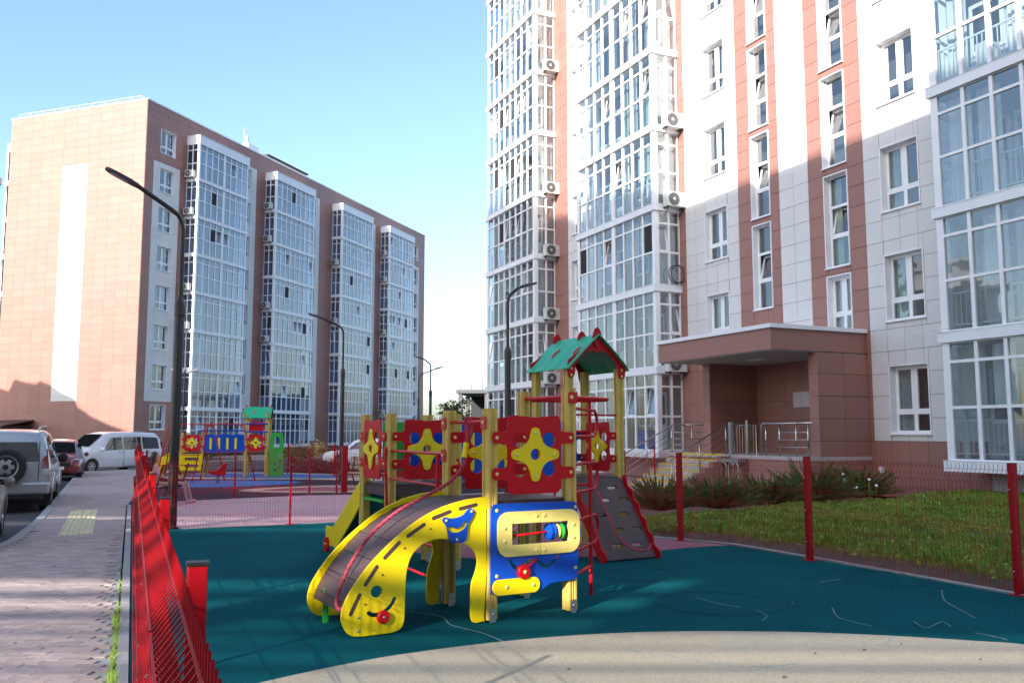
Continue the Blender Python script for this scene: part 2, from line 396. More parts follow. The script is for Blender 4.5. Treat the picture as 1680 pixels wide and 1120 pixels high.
# playground floors
def G(px, py, z=0):
    C, S = cos(PITCH), sin(PITCH); a = (px-840)/1440; b = (560-py)/1440
    r = (a, C-b*S, S+b*C); t = (z-CAM_H)/r[2]; return (r[0]*t, r[1]*t)
RE = [(9.2, -4), (7.6, 2), (6.5, 6), (5.9, 7.8), (5.3, 9.4), (4.69, 10.8), (4.0, 12.25), (3.34, 13.6), (2.54, 14.3), (2.05, 14.65), (1.2, 16.3), (.3, 18)]
TE = [(fx(-4, -.07), -4)]+RE[::1][:0]
teal = [(fx(-4, -.07), -4)]+RE+[(-1.4, 17.6), (-3.26, 17.0), (-6.1, 15.7), (fx(15.35, -.07), 15.35)]
sheet('playground_rubber_floor', teal, 0, 'teal', .12)
pk = [(-3.3, 16.95), (-2.6, 15.0), (-1.7, 13.2), (-.9, 12.35), (0, 12.05), (.9, 12.25), (1.9, 12.8), (2.7, 13.3), (3.3, 13.55)]
pk = smooth_loop(pk, 5, False)+[(2.5, 14.27), (2.0, 14.6), (1.15, 16.25), (.3, 17.9), (-1.4, 17.55)]
sheet('pink_rubber_floor', pk, .004, 'pinkr', .004)
sheet('blue_rubber_patch', circ(1.75, 15.2, .75, 28, .95)[:], .008, 'blue_r', .004)
bg_pts = smooth_loop([(-4.3, -1), (-3.6, 2.5), (-2.55, 5.2), (-1.72, 6.2), (-1.1, 6.79), (-.67, 7.08), (-.2, 7.33), (.31, 7.54), (.83, 7.68), (1.36, 7.75), (1.88, 7.76), (2.5, 7.72), (3.14, 7.6), (3.81, 7.4), (4.3, 7.15), (6.0, 5.6), (7.0, 2.5), (7.2, -1), (2, -4)], 4)
sheet('beige_rubber_floor', bg_pts, .004, 'beige', .004)
# sand-coloured edging under the back fence and pink paving beyond
sheet('pink_paving', [(fx(15.5, .02), 15.5), (-6.0, 15.86), (-3.2, 17.15), (-1.4, 17.7), (.3, 18.1), (1.4, 19.5), (-1.5, 24.9), (-5.6, 24.2), (-8.55, 22.0), (fx(21), 21)], .0, 'pinkp', .1)
far = [(-15.5, 40.4), (-9.8, 23.0), (-9.08, 21.02), (-8.9, 21.02), (-8.6, 22.1), (-5.6, 24.3), (-1.5, 25.0), (2.0, 27.5), (0, 38), (-6, 43)]
sheet('far_playground_floor', far, .0, 'greyr', .1)
sheet('far_blue_patch', smooth_loop([(-11.9, 28.8), (-10.6, 27.6), (-8.5, 28.2), (-7.2, 30.2), (-8.6, 31.6), (-11.5, 31.4)], 5), .004, 'blue_r', .004)
sheet('far_beige_patch', smooth_loop([(-8.1, 26.4), (-6.6, 25.3), (-4.2, 25.5), (-2.6, 27.0), (-3.4, 28.6), (-6.2, 28.6)], 5), .004, 'beige', .004)
sheet('far_pink_patch', smooth_loop([(-7.4, 26.4), (-6.3, 25.8), (-4.8, 26.1), (-4.6, 27.2), (-6.2, 27.7)], 5), .008, 'pinkr', .004)
sheet('far_beige_border', smooth_loop([(-14.4, 34), (-11, 32.6), (-7.6, 32.4), (-5.0, 31.3), (-3, 31.6), (-3.4, 34), (-7, 36.4), (-12, 38)], 4), .004, 'beige', .004)
sheet('far_blue_ground', smooth_loop([(-14.0, 35), (-10.6, 33.3), (-7.2, 33.1), (-6, 34), (-8, 36), (-12, 37.3)], 4), .008, 'blue_r', .004)
sheet('fence_strip', [(fx(15.36, -.07), 15.36), (fx(15.36, .03), 15.36), (fx(20.98, .03), 20.98), (fx(20.98, -.07), 20.98)], -.004, 'greyr', .1)
sheet('pavement_end', [(fx(20.9, -.19), 20.9), (fx(20.9, -.07), 20.9), (-9.08, 21.03), (-9.8, 23.0), (-9.86, 23.0)], -.004, 'kerb', .1)
# yellow tactile pad: tiles with ribs
tp = empty('tactile_paving', (0, 0, 0)); tp['kind'] = 'structure'
o_, e1, e2 = Vector((-7.49, 14.73, 0)), Vector((.41, .35, 0))/2, Vector((-2.09, 4.63, 0))/9
for i in range(2):
    for j in range(9):
        tb = MB(); A = o_+e1*i+e2*j; a1, a2 = e1*.985, e2*.985
        z0, z1 = -.02, .006
        tb.add([A+Vector((0, 0, z0)), A+a1+Vector((0, 0, z0)), A+a1+a2+Vector((0, 0, z0)), A+a2+Vector((0, 0, z0)), A+Vector((0, 0, z1)), A+a1+Vector((0, 0, z1)), A+a1+a2+Vector((0, 0, z1)), A+a2+Vector((0, 0, z1))], [(4, 5, 6, 7), (0, 1, 5, 4), (1, 2, 6, 5), (2, 3, 7, 6), (3, 0, 4, 7)])
        for p in range(3):
            for q in range(5):
                c = A+e1*((p+.5)/3)+e2*((q+.5)/5)
                tb.lathe([(.032, z1), (.022, z1+.008)], Matrix.Translation(c), 6)
        obj('tile', tb, 'tact', tp)
# chalk scribbles and worn rings on the rubber
ch = MB()
def ribbon(b, pts, w_, z):
    lp = thick(pts, w_); b.poly(lp, z-.001, z)
def chalk(pxs, w_=.012):
    p = smooth_loop([G(*q) for q in pxs], 6, False); ribbon(ch, p, w_, .0055)
for s_ in ([(675, 1003), (725, 1012), (740, 1025), (790, 1038), (825, 1052)], [(1365, 997), (1375, 1012), (1400, 1020), (1430, 1027)], [(1545, 968), (1550, 985), (1575, 1000), (1600, 1014)], [(1140, 980), (1180, 990), (1215, 996)],
           [(1500, 1020), (1520, 1030), (1545, 1020), (1560, 1028)], [(1030, 1067), (1090, 1075), (1150, 1085), (1220, 1094)], [(1230, 1094), (1280, 1092), (1310, 1088)], [(1345, 955), (1380, 950)], [(1450, 1058), (1460, 1050), (1465, 1045)], [(1600, 1038), (1640, 1046), (1652, 1050)], [(1240, 1000), (1258, 1010), (1250, 1018)]): chalk(s_, rnd.uniform(.005, .010))
obj('chalk_scribbles', ch, 'chalk', kind='stuff')
rg = MB()
for px, py, r in ((1178, 988, .62), (1445, 948, .55), (1248, 912, .52), (1060, 942, .5)):
    c = G(px, py); pts = circ(c[0], c[1], r, 40); pin = circ(c[0], c[1], r-.03, 40)
    n = 40; rg.add([(x, y, .004) for x, y in pts]+[(x, y, .004) for x, y in pin], [(i, (i+1) % n, (i+1) % n+n, i+n) for i in range(n)])
obj('ring_marks', rg, 'ring', kind='stuff')

# ------------------------------------------------------------------ facade machinery
CELLP = {}
def sub(rects, o):
    out = []
    for r in rects:
        x0, x1, z0, z1 = r; a0, a1, c0, c1 = o
        if a0 >= x1-1e-6 or a1 <= x0+1e-6 or c0 >= z1-1e-6 or c1 <= z0+1e-6: out.append(r); continue
        if a0 > x0+.005: out.append((x0, a0, z0, z1))
        if a1 < x1-.005: out.append((a1, x1, z0, z1))
        m0, m1 = max(x0, a0), min(x1, a1)
        if c0 > z0+.005: out.append((m0, m1, z0, c0))
        if c1 < z1-.005: out.append((m0, m1, c1, z1))
    return out
def clad(region, row, colw, zbase, openings):   # split a region into tiles on a grid
    t0, t1, z0, z1 = region; n = max(1, round((t1-t0)/colw)); cw = (t1-t0)/n; out = []
    k = math.floor((z0-zbase)/row)
    while zbase+k*row < z1-1e-6:
        a, c = max(z0, zbase+k*row), min(z1, zbase+(k+1)*row); k += 1
        if c-a < .02: continue
        for i in range(n):
            rs = [(t0+i*cw, t0+(i+1)*cw, a, c)]
            for o in openings: rs = sub(rs, o)
            out += [r for r in rs if r[1]-r[0] > .03 and r[3]-r[2] > .03]
    return out
_ucube = {}
def ucube(m):
    if m not in _ucube:
        me = MB().box(-.5, .5, -.5, .5, -.5, .5).mesh('panel'); me.materials.append(M[m]); _ucube[m] = me
    return _ucube[m]
def put_tiles(root, items, gap, th, world, name='panel'):
    # items: (rect, material, to-local function giving box x0,x1,y0,y1,z0,z1)
    sc = []
    for it in items:
        r, m, fn = it; bx = fn(r[0]+gap/2, r[1]-gap/2, r[2]+gap/2, r[3]-gap/2, th)
        c = ((bx[0]+bx[1])/2, (bx[2]+bx[3])/2, (bx[4]+bx[5])/2); q = inview(world @ Vector(c))
        ar = ((r[1]-r[0])*(r[3]-r[2])/q[2]**2) if q else 0
        sc.append((ar, bx, m, c))
    sc.sort(key=lambda s: -s[0])
    rest = {}
    for i, (ar, bx, m, c) in enumerate(sc):
        if i < 300 and ar > 0: obj(name, ucube(m), m, root, c, None, scale=(bx[1]-bx[0], bx[3]-bx[2], bx[5]-bx[4]))
        else: rest.setdefault(m, MB()).box(*bx)
    for m, b in rest.items(): obj('panels', b, m, root, kind='stuff')
PANES = {}
def add_pane(root, parent, T, w_, h_, m):   # pane centred on matrix T (in root space); width along X, height along Z
    PANES.setdefault(root.name, []).append((parent, T, w_, h_, m))
def flush_panes(root, world):
    lst = PANES.get(root.name, []); sc = []
    for parent, T, w_, h_, m in lst:
        q = inview(world @ T.to_translation()); sc.append((w_*h_/q[2]**2 if q else 0, parent, T, w_, h_, m))
    sc.sort(key=lambda s: -s[0]); rest = {}
    for i, (ar, parent, T, w_, h_, m) in enumerate(sc):
        if i < 300 and ar > 0:
            o = obj('pane', ucube(m), m, parent)
            PT = Matrix.Translation(-parent.location)
            o.matrix_local = PT @ T @ Matrix.Diagonal((w_, .012, h_, 1))
        else: rest.setdefault(m, MB()).box(-w_/2, w_/2, -.006, .006, -h_/2, h_/2, 0, T)
    for m, b in rest.items(): obj('panes', b, m, root, kind='stuff')
def window(root, sg, t0, t1, z0, z1, style, gm, dp=.2, lin=.035, prd=.05, curtain=.4):
    # reveal lining + frame + panes; d (outward) = sg*y
    b = MB(); y = lambda d: sg*d
    for a0, a1, c0, c1 in ((t0-lin, t0, z0-lin, z1+lin), (t1, t1+lin, z0-lin, z1+lin), (t0, t1, z1, z1+lin), (t0, t1, z0-lin, z0)):
        b.box(a0, a1, y(-dp-.05), y(prd), c0, c1)
    b.box(t0-lin-.02, t1+lin+.02, y(-.02), y(prd+.04), z0-lin-.03, z0-lin)     # drip sill
    f = .05; d0, d1 = -dp-.03, -dp+.03
    def bar(a0, a1, c0, c1, e=0): b.box(a0, a1, y(d0-e), y(d1+e), c0, c1)
    bar(t0, t0+f, z0, z1); bar(t1-f, t1, z0, z1); bar(t0+f, t1-f, z1-f, z1); bar(t0+f, t1-f, z0, z0+f)
    cells = []
    if style == 'cross':
        tm = (t0+t1)/2; zb = z0+(z1-z0)*.3
        bar(tm-.055, tm+.055, z0+f, z1-f, .001); bar(t0+f, t1-f, zb-.05, zb+.05, -.001)
        for a0, a1 in ((t0+f, tm-.055), (tm+.055, t1-f)): cells += [(a0, a1, z0+f, zb-.05, 0), (a0, a1, zb+.05, z1-f, 1)]
    else:
        h = (z1-z0)/3
        for k in (1, 2): bar(t0+f, t1-f, z0+k*h-.04, z0+k*h+.04)
        for k in range(3): cells.append((t0+f, t1-f, z0+k*h+(.04 if k else f), z0+(k+1)*h-(.04 if k < 2 else f), 2 if k == 1 else 0))
    o = obj('window', b, 'white', root)
    for a0, a1, c0, c1, k in cells:
        w_, h_ = a1-a0, c1-c0; cm = ((a0+a1)/2, y(-dp), (c0+c1)/2)
        if k == 1:   # sash frame inside
            sb = MB(); s = .045
            for q in ((a0, a0+s, c0, c1), (a1-s, a1, c0, c1), (a0+s, a1-s, c0, c0+s), (a0+s, a1-s, c1-s, c1)): sb.box(q[0]+.001, q[1]-.001, y(-dp-.02), y(-dp+.037), q[2]+.001, q[3]-.001)
            obj('sash', sb, 'white', o); w_ -= 2*s; h_ -= 2*s
        T = Matrix.Translation(cm)
        if k == 2 and rnd.random() < .75:    # tilted vent light
            ang = sg*rad(13); T = Matrix.Translation((cm[0], y(-dp), c0)) @ Matrix.Rotation(ang, 4, 'X') @ Matrix.Translation((0, 0, h_/2))
            sb = MB(); s = .05
            for q in ((-w_/2, -w_/2+s, -h_/2, h_/2), (w_/2-s, w_/2, -h_/2, h_/2), (-w_/2, w_/2, -h_/2, -h_/2+s), (-w_/2, w_/2, h_/2-s, h_/2)): sb.box(q[0], q[1], -.025, .025, q[2], q[3], 0, T)
            obj('tilted_sash', sb, 'white', o); w_ -= .1; h_ -= .1
        add_pane(root, o, T, w_, h_, gm)
    if rnd.random() < curtain:
        side = rnd.random() < .5; cw = (t1-t0)*rnd.uniform(.25, .55); a = t0+.03 if side else t1-.03-cw
        cb = MB(); n = 14; pts = [(a+cw*i/n, sg*(-dp-.12)+.025*sin(i*1.9)) for i in range(n+1)]
        cb.add([(p[0], p[1], z) for z in (z0, z1) for p in pts], [(i, i+1, i+n+2, i+n+1) for i in range(n)])
        obj('curtain', cb, rnd.choice(['curtain', 'curtain', 'curtain2']), o)
    return o
def bay(root, sg, t0, t1, prot, levels, zo, ncol, nside, sides, gm, wallm, splitcol=None, scr=.05, tilt=.1, rails=0., cur=.3, capz=None):
    # one glazed balcony per storey. levels: list of storey base z; rows relative to base
    y = lambda d: sg*d; lip = .07
    rows = [(1.09, 2.24), (2.31, 3.31), (3.38, 3.77)]
    front = MB()
    post = .14
    cols = []
    if splitcol:
        inner = t1-t0-2*post-.16; cw = inner/ncol
        x = t0+post
        for i in range(ncol):
            cols.append((x, x+cw)); x += cw
            if i == splitcol-1: x += .16
    else:
        cw = (t1-t0-2*post)/ncol; cols = [(t0+post+i*cw, t0+post+(i+1)*cw) for i in range(ncol)]
    dw = (prot-post-.05)/nside; dcols = [(.05+i*dw, .05+(i+1)*dw) for i in range(nside)]
    mu = .046
    def F(a0, a1, c0, c1, e=0): front.box(a0, a1, y(prot-.08-e), y(prot-.0+e), c0, c1)
    zb, zt = 1.05, 3.79
    F(t0, t0+post, zb, zt, .003); F(t1-post, t1, zb, zt, .003)
    if splitcol: F(cols[splitcol-1][1], cols[splitcol][0], zb, zt, .002)
    for i, (a, c) in enumerate(cols):
        F(a, a+mu, zb, zt); F(c-mu, c, zb, zt)
        for z0_, z1_ in ((zb, rows[0][0]), (rows[0][1], rows[1][0]), (rows[1][1], rows[2][0]), (rows[2][1], zt)): F(a+mu, c-mu, z0_, z1_, -.001)
    for si in sides:
        ts = t0 if si == 0 else t1; ti = ts+.08*(1 if si == 0 else -1)
        def S(d0, d1, c0, c1, e=0):
            q = sorted((ts-(e if si == 0 else -e), ti)); front.box(q[0], q[1], y(d0), y(d1), c0, c1)
        S(prot-post, prot-.083, zb, zt, .002)
        for a, c in dcols:
            S(a, a+mu, zb, zt); S(c-mu, c, zb, zt)
            for z0_, z1_ in ((zb, rows[0][0]), (rows[0][1], rows[1][0]), (rows[1][1], rows[2][0]), (rows[2][1], zt)): S(a+mu, c-mu, z0_, z1_, -.001)
    fme = front.mesh('window_frame'); fme.materials.append(M['white'])
    sb = MB()
    sb.box(t0-lip, t1+lip, y(.0), y(prot+lip), .80, 1.045)
    sb.box(t0-lip-.015, t1+lip+.015, y(.03), y(prot+lip+.015), 1.045, 1.052)
    sme = sb.mesh('balcony_slab'); sme.materials.append(M['sill'])
    rb = MB(); dd = prot-.2
    rb.box(t0+.1, t1-.1, y(dd-.02), y(dd+.02), 1.95, 1.99); rb.box(t0+.1, t1-.1, y(dd-.015), y(dd+.015), 1.2, 1.23)
    k = t0+.15
    while k < t1-.1: rb.box(k-.01, k+.01, y(dd-.01), y(dd+.01), 1.23, 1.95); k += .13
    rme = rb.mesh('railing'); rme.materials.append(M['rail'])
    for li, z in enumerate(levels):
        z += zo
        o = obj('glazed_balcony', sme, 'sill', root, (0, 0, z))
        fr = obj('window_frame', fme, 'white', o)
        if rnd.random() < rails: obj('railing', rme, 'rail', o)
        todo = [('f', c, r) for c in cols for r in range(3)]+[(si, c, r) for si in sides for c in dcols for r in range(3)]
        for kind, c, r in todo:
            z0_, z1_ = rows[r]; w_ = c[1]-c[0]-2*mu; h_ = z1_-z0_; xc = (c[0]+c[1])/2
            if kind == 'f': base = Matrix.Translation((xc, y(prot-.05), z+z0_))
            else:
                ts = t0+.03 if kind == 0 else t1-.03
                base = Matrix.Translation((ts, y(xc), z+z0_)) @ Matrix.Rotation(pi/2*(1 if kind else -1)*sg, 4, 'Z')
            u_ = rnd.random(); mm = gm
            if r == 1 and u_ < scr:
                s_ = MB(); s_.box(-w_/2, w_/2, -.004, .004, 0, h_, 0, base); s_.box(-w_/2, w_/2, -.012, .012, h_*.5-.012, h_*.5+.012, 0, base)
                s2 = obj('insect_screen', s_, 'screen', o); s2.location = (0, 0, -z); continue
            if r == 1 and u_ < scr+tilt:
                inw = -1 if kind == 'f' else 1
                T = base @ Matrix.Rotation(rad(10)*(sg if kind == 'f' else -1*sg*sg), 4, 'X') @ Matrix.Translation((0, 0, h_/2))
                s_ = MB(); s = .045
                for q in ((-w_/2, -w_/2+s, -h_/2, h_/2), (w_/2-s, w_/2, -h_/2, h_/2), (-w_/2, w_/2, -h_/2, -h_/2+s), (-w_/2, w_/2, h_/2-s, h_/2)): s_.box(q[0], q[1], -.025, .025, q[2], q[3], 0, T)
                s2 = obj('tilted_sash', s_, 'white', o); s2.location = (0, 0, -z)
                add_pane(root, o, T, w_-.09, h_-.09, gm); continue
            add_pane(root, o, base @ Matrix.Translation((0, 0, h_/2)), w_, h_, mm)
        # curtains just behind the glass
        if zo == 0:
            for si in sides:
                if rnd.random() < .55:
                    ts = t0+.22 if si == 0 else t1-.22; cb = MB(); n = 8; d1 = rnd.choice([.55, prot-.2]); pts = [(ts+.02*sin(j*1.8), y(.1+(d1-.1)*j/n)) for j in range(n+1)]
                    cb.add([(p[0], p[1], zz) for zz in (1.08, 3.7) for p in pts], [(j, j+1, j+n+2, j+n+1) for j in range(n)])
                    obj('curtain', cb, 'curtain', o)
            if rnd.random() < .6:
                for q in range(rnd.randint(1, 3)):
                    xx = rnd.uniform(t0+.4, t1-.9); hh = rnd.uniform(.35, 1.0); obj('stored_box', MB().box(xx, xx+rnd.uniform(.3, .6), y(.3), y(.75), 1.05, 1.05+hh), rnd.choice(['plank', 'acw', 'pb', 'soffit', 'brown', 'room']), o)
        for i, c in enumerate(cols):
            if rnd.random() < cur:
                cb = MB(); n = 8; w_ = (c[1]-c[0])*rnd.uniform(.6, 1); pts = [(c[0]+w_*j/n, y(prot-.32)+.03*sin(j*1.7+i)) for j in range(n+1)]
                lo = 1.08 if rnd.random() < .7 else 2.25
                cb.add([(p[0], p[1], zz) for zz in (lo, 3.7) for p in pts], [(j, j+1, j+n+2, j+n+1) for j in range(n)])
                obj('curtain', cb, rnd.choice(['curtain', 'curtain', 'curtain2']) if scr else 'curtain', o)
    if capz:
        cb = MB(); cb.box(t0-lip, t1+lip, y(.0), y(prot+lip), capz[0], capz[1]); cb.box(t0-lip-.03, t1+lip+.03, y(.03), y(prot+lip+.03), capz[1], capz[1]+.03)
        obj('bay_roof', cb, 'sill', root)
def ac_unit(loc, rz, label, group='air conditioners on the glazed bays', floor=None):
    global AC0
    if AC0 is None:
        r = empty('air_conditioner', loc, rz)
        b = MB().box(-.40, .40, -.30, 0, 0, .56); obj('casing', b, 'acw', r, bevel=.02)
        T = Matrix.Translation((-.1, -.302, .28)) @ Matrix.Rotation(pi/2, 4, 'X')
        f = MB().lathe([(.235, 0), (.235, .012), (.20, .016), (.20, .006), (.07, .006), (.07, .016), (.03, .018)], T, 24); obj('fan_grille', f, 'acd', r, smooth='auto')
        h = MB().lathe([(.06, .016), (.045, .022)], T, 16); obj('fan_hub', h, 'acw', r)
        k = MB(); k.box(-.34, -.30, -.30, .06, -.04, -.001); k.box(.30, .34, -.30, .06, -.04, -.001); k.tube([(-.32, -.26, -.03), (-.32, .04, -.3)], .012, 6); k.tube([(.32, -.26, -.03), (.32, .04, -.3)], .012, 6)
        obj('bracket', k, 'black', r); AC0 = r
    else:
        r = copy_tree(AC0); r.location = loc; r.rotation_euler = (0, 0, rz)
    tag(r, label, 'air conditioner', group); return r
AC0 = None
ORD = ['ground', 'second', 'third', 'fourth', 'fifth', 'sixth', 'seventh', 'eighth', 'ninth', 'tenth']

# ------------------------------------------------------------------ right building
AZR = rad(-24.77); dR = Vector((sin(AZR), cos(AZR), 0)); nR = Vector((-dR.y, dR.x, 0)); PR = Vector((10.1, 23.7, 0))
rB = empty('apartment_building', PR, math.atan2(dR.y, dR.x))
tag(rB, 'tall cream and terracotta apartment building with white glazed balconies and a stepped entrance porch', 'building')
WR = Matrix.Translation(PR) @ Matrix.Rotation(math.atan2(dR.y, dR.x), 4, 'Z')
ZT = 30.6; op = []
wins = []
for k in range(9):
    wins.append((-1.38, -.18, 1.7+3*k, 3.45+3*k, 'cross'))
    if k > 0: wins.append((6.43, 7.62, 1.7+3*k, 3.45+3*k, 'cross'))
    wins.append((16.35, 17.5, 1.7+3*k, 3.45+3*k, 'cross'))
    wins.append((1.06, 1.93, 3.5+3*k, 6.2+3*k, 'trip') if k else (1.06, 1.93, 4.62, 6.2, 'cross'))
    if k: wins.append((1.06, 1.93, 3.5+3*k, 6.2+3*k, 'trip')) if False else None
    wins.append((4.29, 5.13, 5.68+3*k, 8.4+3*k, 'trip'))
wins = [w_ for w_ in wins if w_ and w_[3] < ZT-.4]
op = [(a-.035, b-(-.035), c-.035, d+.035) for a, b, c, d, s in wins]
wall = MB()
for r in [(-12, 24.85, 0, ZT)]:
    rs = [r]
    # cut into vertical strips first so pieces stay small
    xs = sorted({-12., 24.85}|{round(o[0], 3) for o in op}|{round(o[1], 3) for o in op})
    for a, c in zip(xs[:-1], xs[1:]):
        q = [(a, c, 0, ZT)]
        for o in op: q = sub(q, o)
        for t in q: wall.box(t[0], t[1], -.32, 0, t[2], t[3])
obj('wall', wall, 'joint', rB)
core = MB().box(-12, 24.8, -13, -.62, 0, ZT-.02); obj('interior_core', core, 'room', rB)
endw = MB().box(24.8, 24.85, -13, -.32, 0, ZT-.03); endw.box(-12.05, -12, -13, -.32, 0, ZT-.03); obj('end_wall', endw, 'red', rB)
obj('parapet', MB().box(-12.1, 24.95, -13.1, .08, ZT, ZT+.25), 'sill', rB)
fR = lambda a, c, z0, z1, th: (a, c, .0, th, z0, z1)
tiles = []
def region(m, *r, cw=.62):
    for q in clad(r, .6, cw, .27, op): tiles.append((q, m, fR))
region('red', -3.0, .44, 0, 1.47); region('cream', -3.0, .44, 1.47, ZT)
region('red', .44, 2.58, 0, ZT, cw=.62); region('red', 2.58, 3.85, 0, 4.47, cw=.64); region('cream', 2.58, 3.85, 4.47, ZT, cw=.64)
region('red', 3.85, 5.83, 0, ZT, cw=.57); region('red', 5.83, 8.8, 0, 4.47, cw=.6); region('cream', 5.83, 8.8, 4.47, ZT, cw=.6); region('red', 8.8, 9.2, 0, ZT)
region('cream', 14.9, 17.85, 0, ZT, cw=.6); region('red', 17.85, 19.1, 0, ZT, cw=.62)
put_tiles(rB, tiles, .012, .026, WR)
bw = MB(); bw.box(9.2, 14.9, 0, .01, 0, ZT); bw.box(19.1, 24.8, 0, .01, 0, ZT); obj('balcony_wall', bw, 'balc', rB)
bw = MB(); bw.box(-10.5, -3.0, 0, .01, 0, ZT); obj('balcony_wall', bw, 'balc2', rB)
for a, c, z0, z1, s in wins: window(rB, 1, a, c, z0, z1, s, 'glass')
LV = [3*k for k in range(10)]
bay(rB, 1, 9.15, 14.95, 1.15, LV, 0, 8, 2, (0,), 'glass', 'balc', 4, .05, .14, .3, .5, (30.35, 30.7))
bay(rB, 1, 19.1, 24.75, 1.15, LV, 0, 8, 2, (0,), 'glass', 'balc', None, .05, .14, .6, .5, (30.35, 30.7))
bay(rB, 1, -8.9, -2.75, 1.15, LV[:6], 0, 8, 2, (1,), 'glass', 'balc2', None, .0, .0, 1., .5)
# balcony partition lines and inner doors (seen through glass)
dr = MB()
for k in range(10):
    for t in (10.2, 13.0, 20.5, 23.0, -5.0, -7.6):
        dr.box(t, t+.9, .011, .05, 3*k+1.1, 3*k+3.2); dr.box(t+1.0, t+1.9, .011, .05, 3*k+1.9, 3*k+3.2)
obj('balcony_doors', dr, 'white', rB)
dg = MB()
for k in range(10):
    for t in (10.2, 13.0, 20.5, 23.0, -5.0, -7.6):
        dg.box(t+.1, t+.8, .05, .056, 3*k+2.0, 3*k+3.1); dg.box(t+1.1, t+1.8, .05, .056, 3*k+2.0, 3*k+3.1)
obj('door_glass', dg, 'carglass', rB)
# ---- entrance porch
cp = MB().box(.6, 5.75, .03, 3.4, 3.87, 4.43); canopy = obj('porch_canopy', cp, 'red', rB)
obj('coping', MB().box(.53, 5.82, .03, 3.47, 4.43, 4.54), 'white', canopy)
obj('soffit', MB().box(.64, 5.71, .04, 3.36, 3.845, 3.868), 'soffit', canopy)
obj('ceiling_light', MB().box(2.9, 3.5, 1.5, 1.8, 3.82, 3.844), 'white', canopy)
def sideclad(name, t, d0, d1, z0, z1, m, flip):   # cladding on a wall perpendicular to the facade
    s_ = MB().box(t-.14, t+.14, d0, d1-.001, z0, z1); w_ = obj(name, s_, 'joint', rB)
    k = math.floor((z0-.27)/.6)
    while .27+.6*k < z1:
        a, c = max(z0, .27+.6*k), min(z1, .87+.6*k); k += 1
        if c-a < .05: continue
        n = max(1, round((d1-d0)/1.0)); cw = (d1-d0)/n
        for i in range(n):
            for e in (-1, 1): obj('panel', ucube(m), m, w_, (t+e*.153, d0+(i+.5)*cw, (a+c)/2), scale=(.026, cw-.012, c-a-.012))
        obj('panel', ucube(m), m, w_, (t, d1+.013, (a+c)/2), scale=(.33, .026, c-a-.012))
    return w_
sideclad('porch_side_wall', .72, .03, 1.85, 0, 3.84, 'red', 0); sideclad('porch_side_wall', 5.36, .03, 1.85, 0, 3.84, 'red', 1)
obj('porch_floor', MB().box(.55, 6.9, .03, 2.3, .95, 1.05), 'stepc', rB)
obj('porch_plinth', MB().box(.57, 6.88, .04, 2.27, -.1, .948), 'red', rB)
st = MB(); yl = MB()
for k in range(6):
    zt = 1.05-.16*(k+1); d0 = 2.3+.3*k
    st.box(4.0, 6.6, d0, d0+.3, -.1, zt); yl.box(4.12, 6.5, d0+.03, d0+.302, zt, zt+.004); yl.box(4.12, 6.5, d0+.3, d0+.304, zt-.03, zt+.004)
yl.box(4.12, 6.5, 2.1, 2.302, 1.05, 1.054); yl.box(4.12, 6.5, 2.3, 2.304, 1.01, 1.054)
stairs = obj('entrance_steps', st, 'stepc', rB); obj('yellow_nosings', yl, 'ystep', stairs)
ck = MB()
for k in range(6): ck.box(3.78, 3.99, 2.29+.3*k, 2.59+.3*k, -.1, 1.0-.16*k)
obj('step_cheek_wall', ck, 'red', rB)
obj('notice_board', MB().box(2.72, 3.5, .03, .05, 2.46, 2.92), 'paper', rB)
obj('electric_box', MB().box(.0, .1, .0, .1, 0, .16), 'white', rB, (.15, .03, .62))
def railing(name, segs, posts, label):
    r = empty(name, PR, math.atan2(dR.y, dR.x)); tag(r, label, 'railing', 'stainless railings of the entrance porch')
    for p in posts: obj('post', MB().tube([p, (p[0], p[1], p[2]+p[3] if len(p) > 3 else p[2]+.9)], .02, 8) if False else MB().tube([(p[0], p[1], p[2]), (p[0], p[1], p[2]+(p[3] if len(p) > 3 else .9))], .02, 8), 'steel', r, smooth=True)
    for i, s in enumerate(segs): obj('handrail' if i == 0 else 'rail_bar', MB().tube(s, .023 if i == 0 else .009, 8), 'steel', r, smooth=True)
    return r
def slope_rail(t, label):
    top, bot = (t, 2.3, 1.05), (t, 4.25, .08)
    hr = [(t, 1.75, 1.93), (t, 1.9, 1.95), (t, 2.25, 1.95), (t, 4.3, .93), (t, 4.42, .85)]
    segs = [hr]+[[(t, 2.3, 1.05+h), (t, 4.25, .03+h)] for h in (.25, .45, .65)]
    railing('stair_railing', segs, [(t, 2.3, 1.05), (t, 3.27, .55), (t, 4.25, .0, .95)], label)
slope_rail(6.68, 'stainless handrail on the left side of the yellow edged steps')
slope_rail(3.92, 'stainless handrail on the right side of the yellow edged steps, beside the folded lift')
railing('porch_railing', [[(.6, 2.1, 1.95), (2.5, 2.1, 1.95), (2.58, 2.1, 1.9), (2.6, 2.1, 1.05)]]+[[(.75, 2.1, h), (2.58, 2.1, h)] for h in (1.3, 1.5, 1.7)], [(2.4, 2.1, 1.05), (1.85, 2.1, 1.05), (1.2, 2.1, 1.05), (.75, 2.1, 1.05)], 'stainless railing along the porch edge in front of the notice board')
railing('porch_railing', [[(6.68, .1, 1.95), (6.68, 1.75, 1.95)]]+[[(6.68, .1, h), (6.68, 2.2, h)] for h in (1.3, 1.5, 1.7)], [(6.68, .7, 1.05), (6.68, 1.5, 1.05)], 'short level stainless railing beside the glazed balcony at the top of the steps')
g_ = empty('lift_gate', PR, math.atan2(dR.y, dR.x)); tag(g_, 'small barred steel gate above the folded wheelchair lift', 'gate')
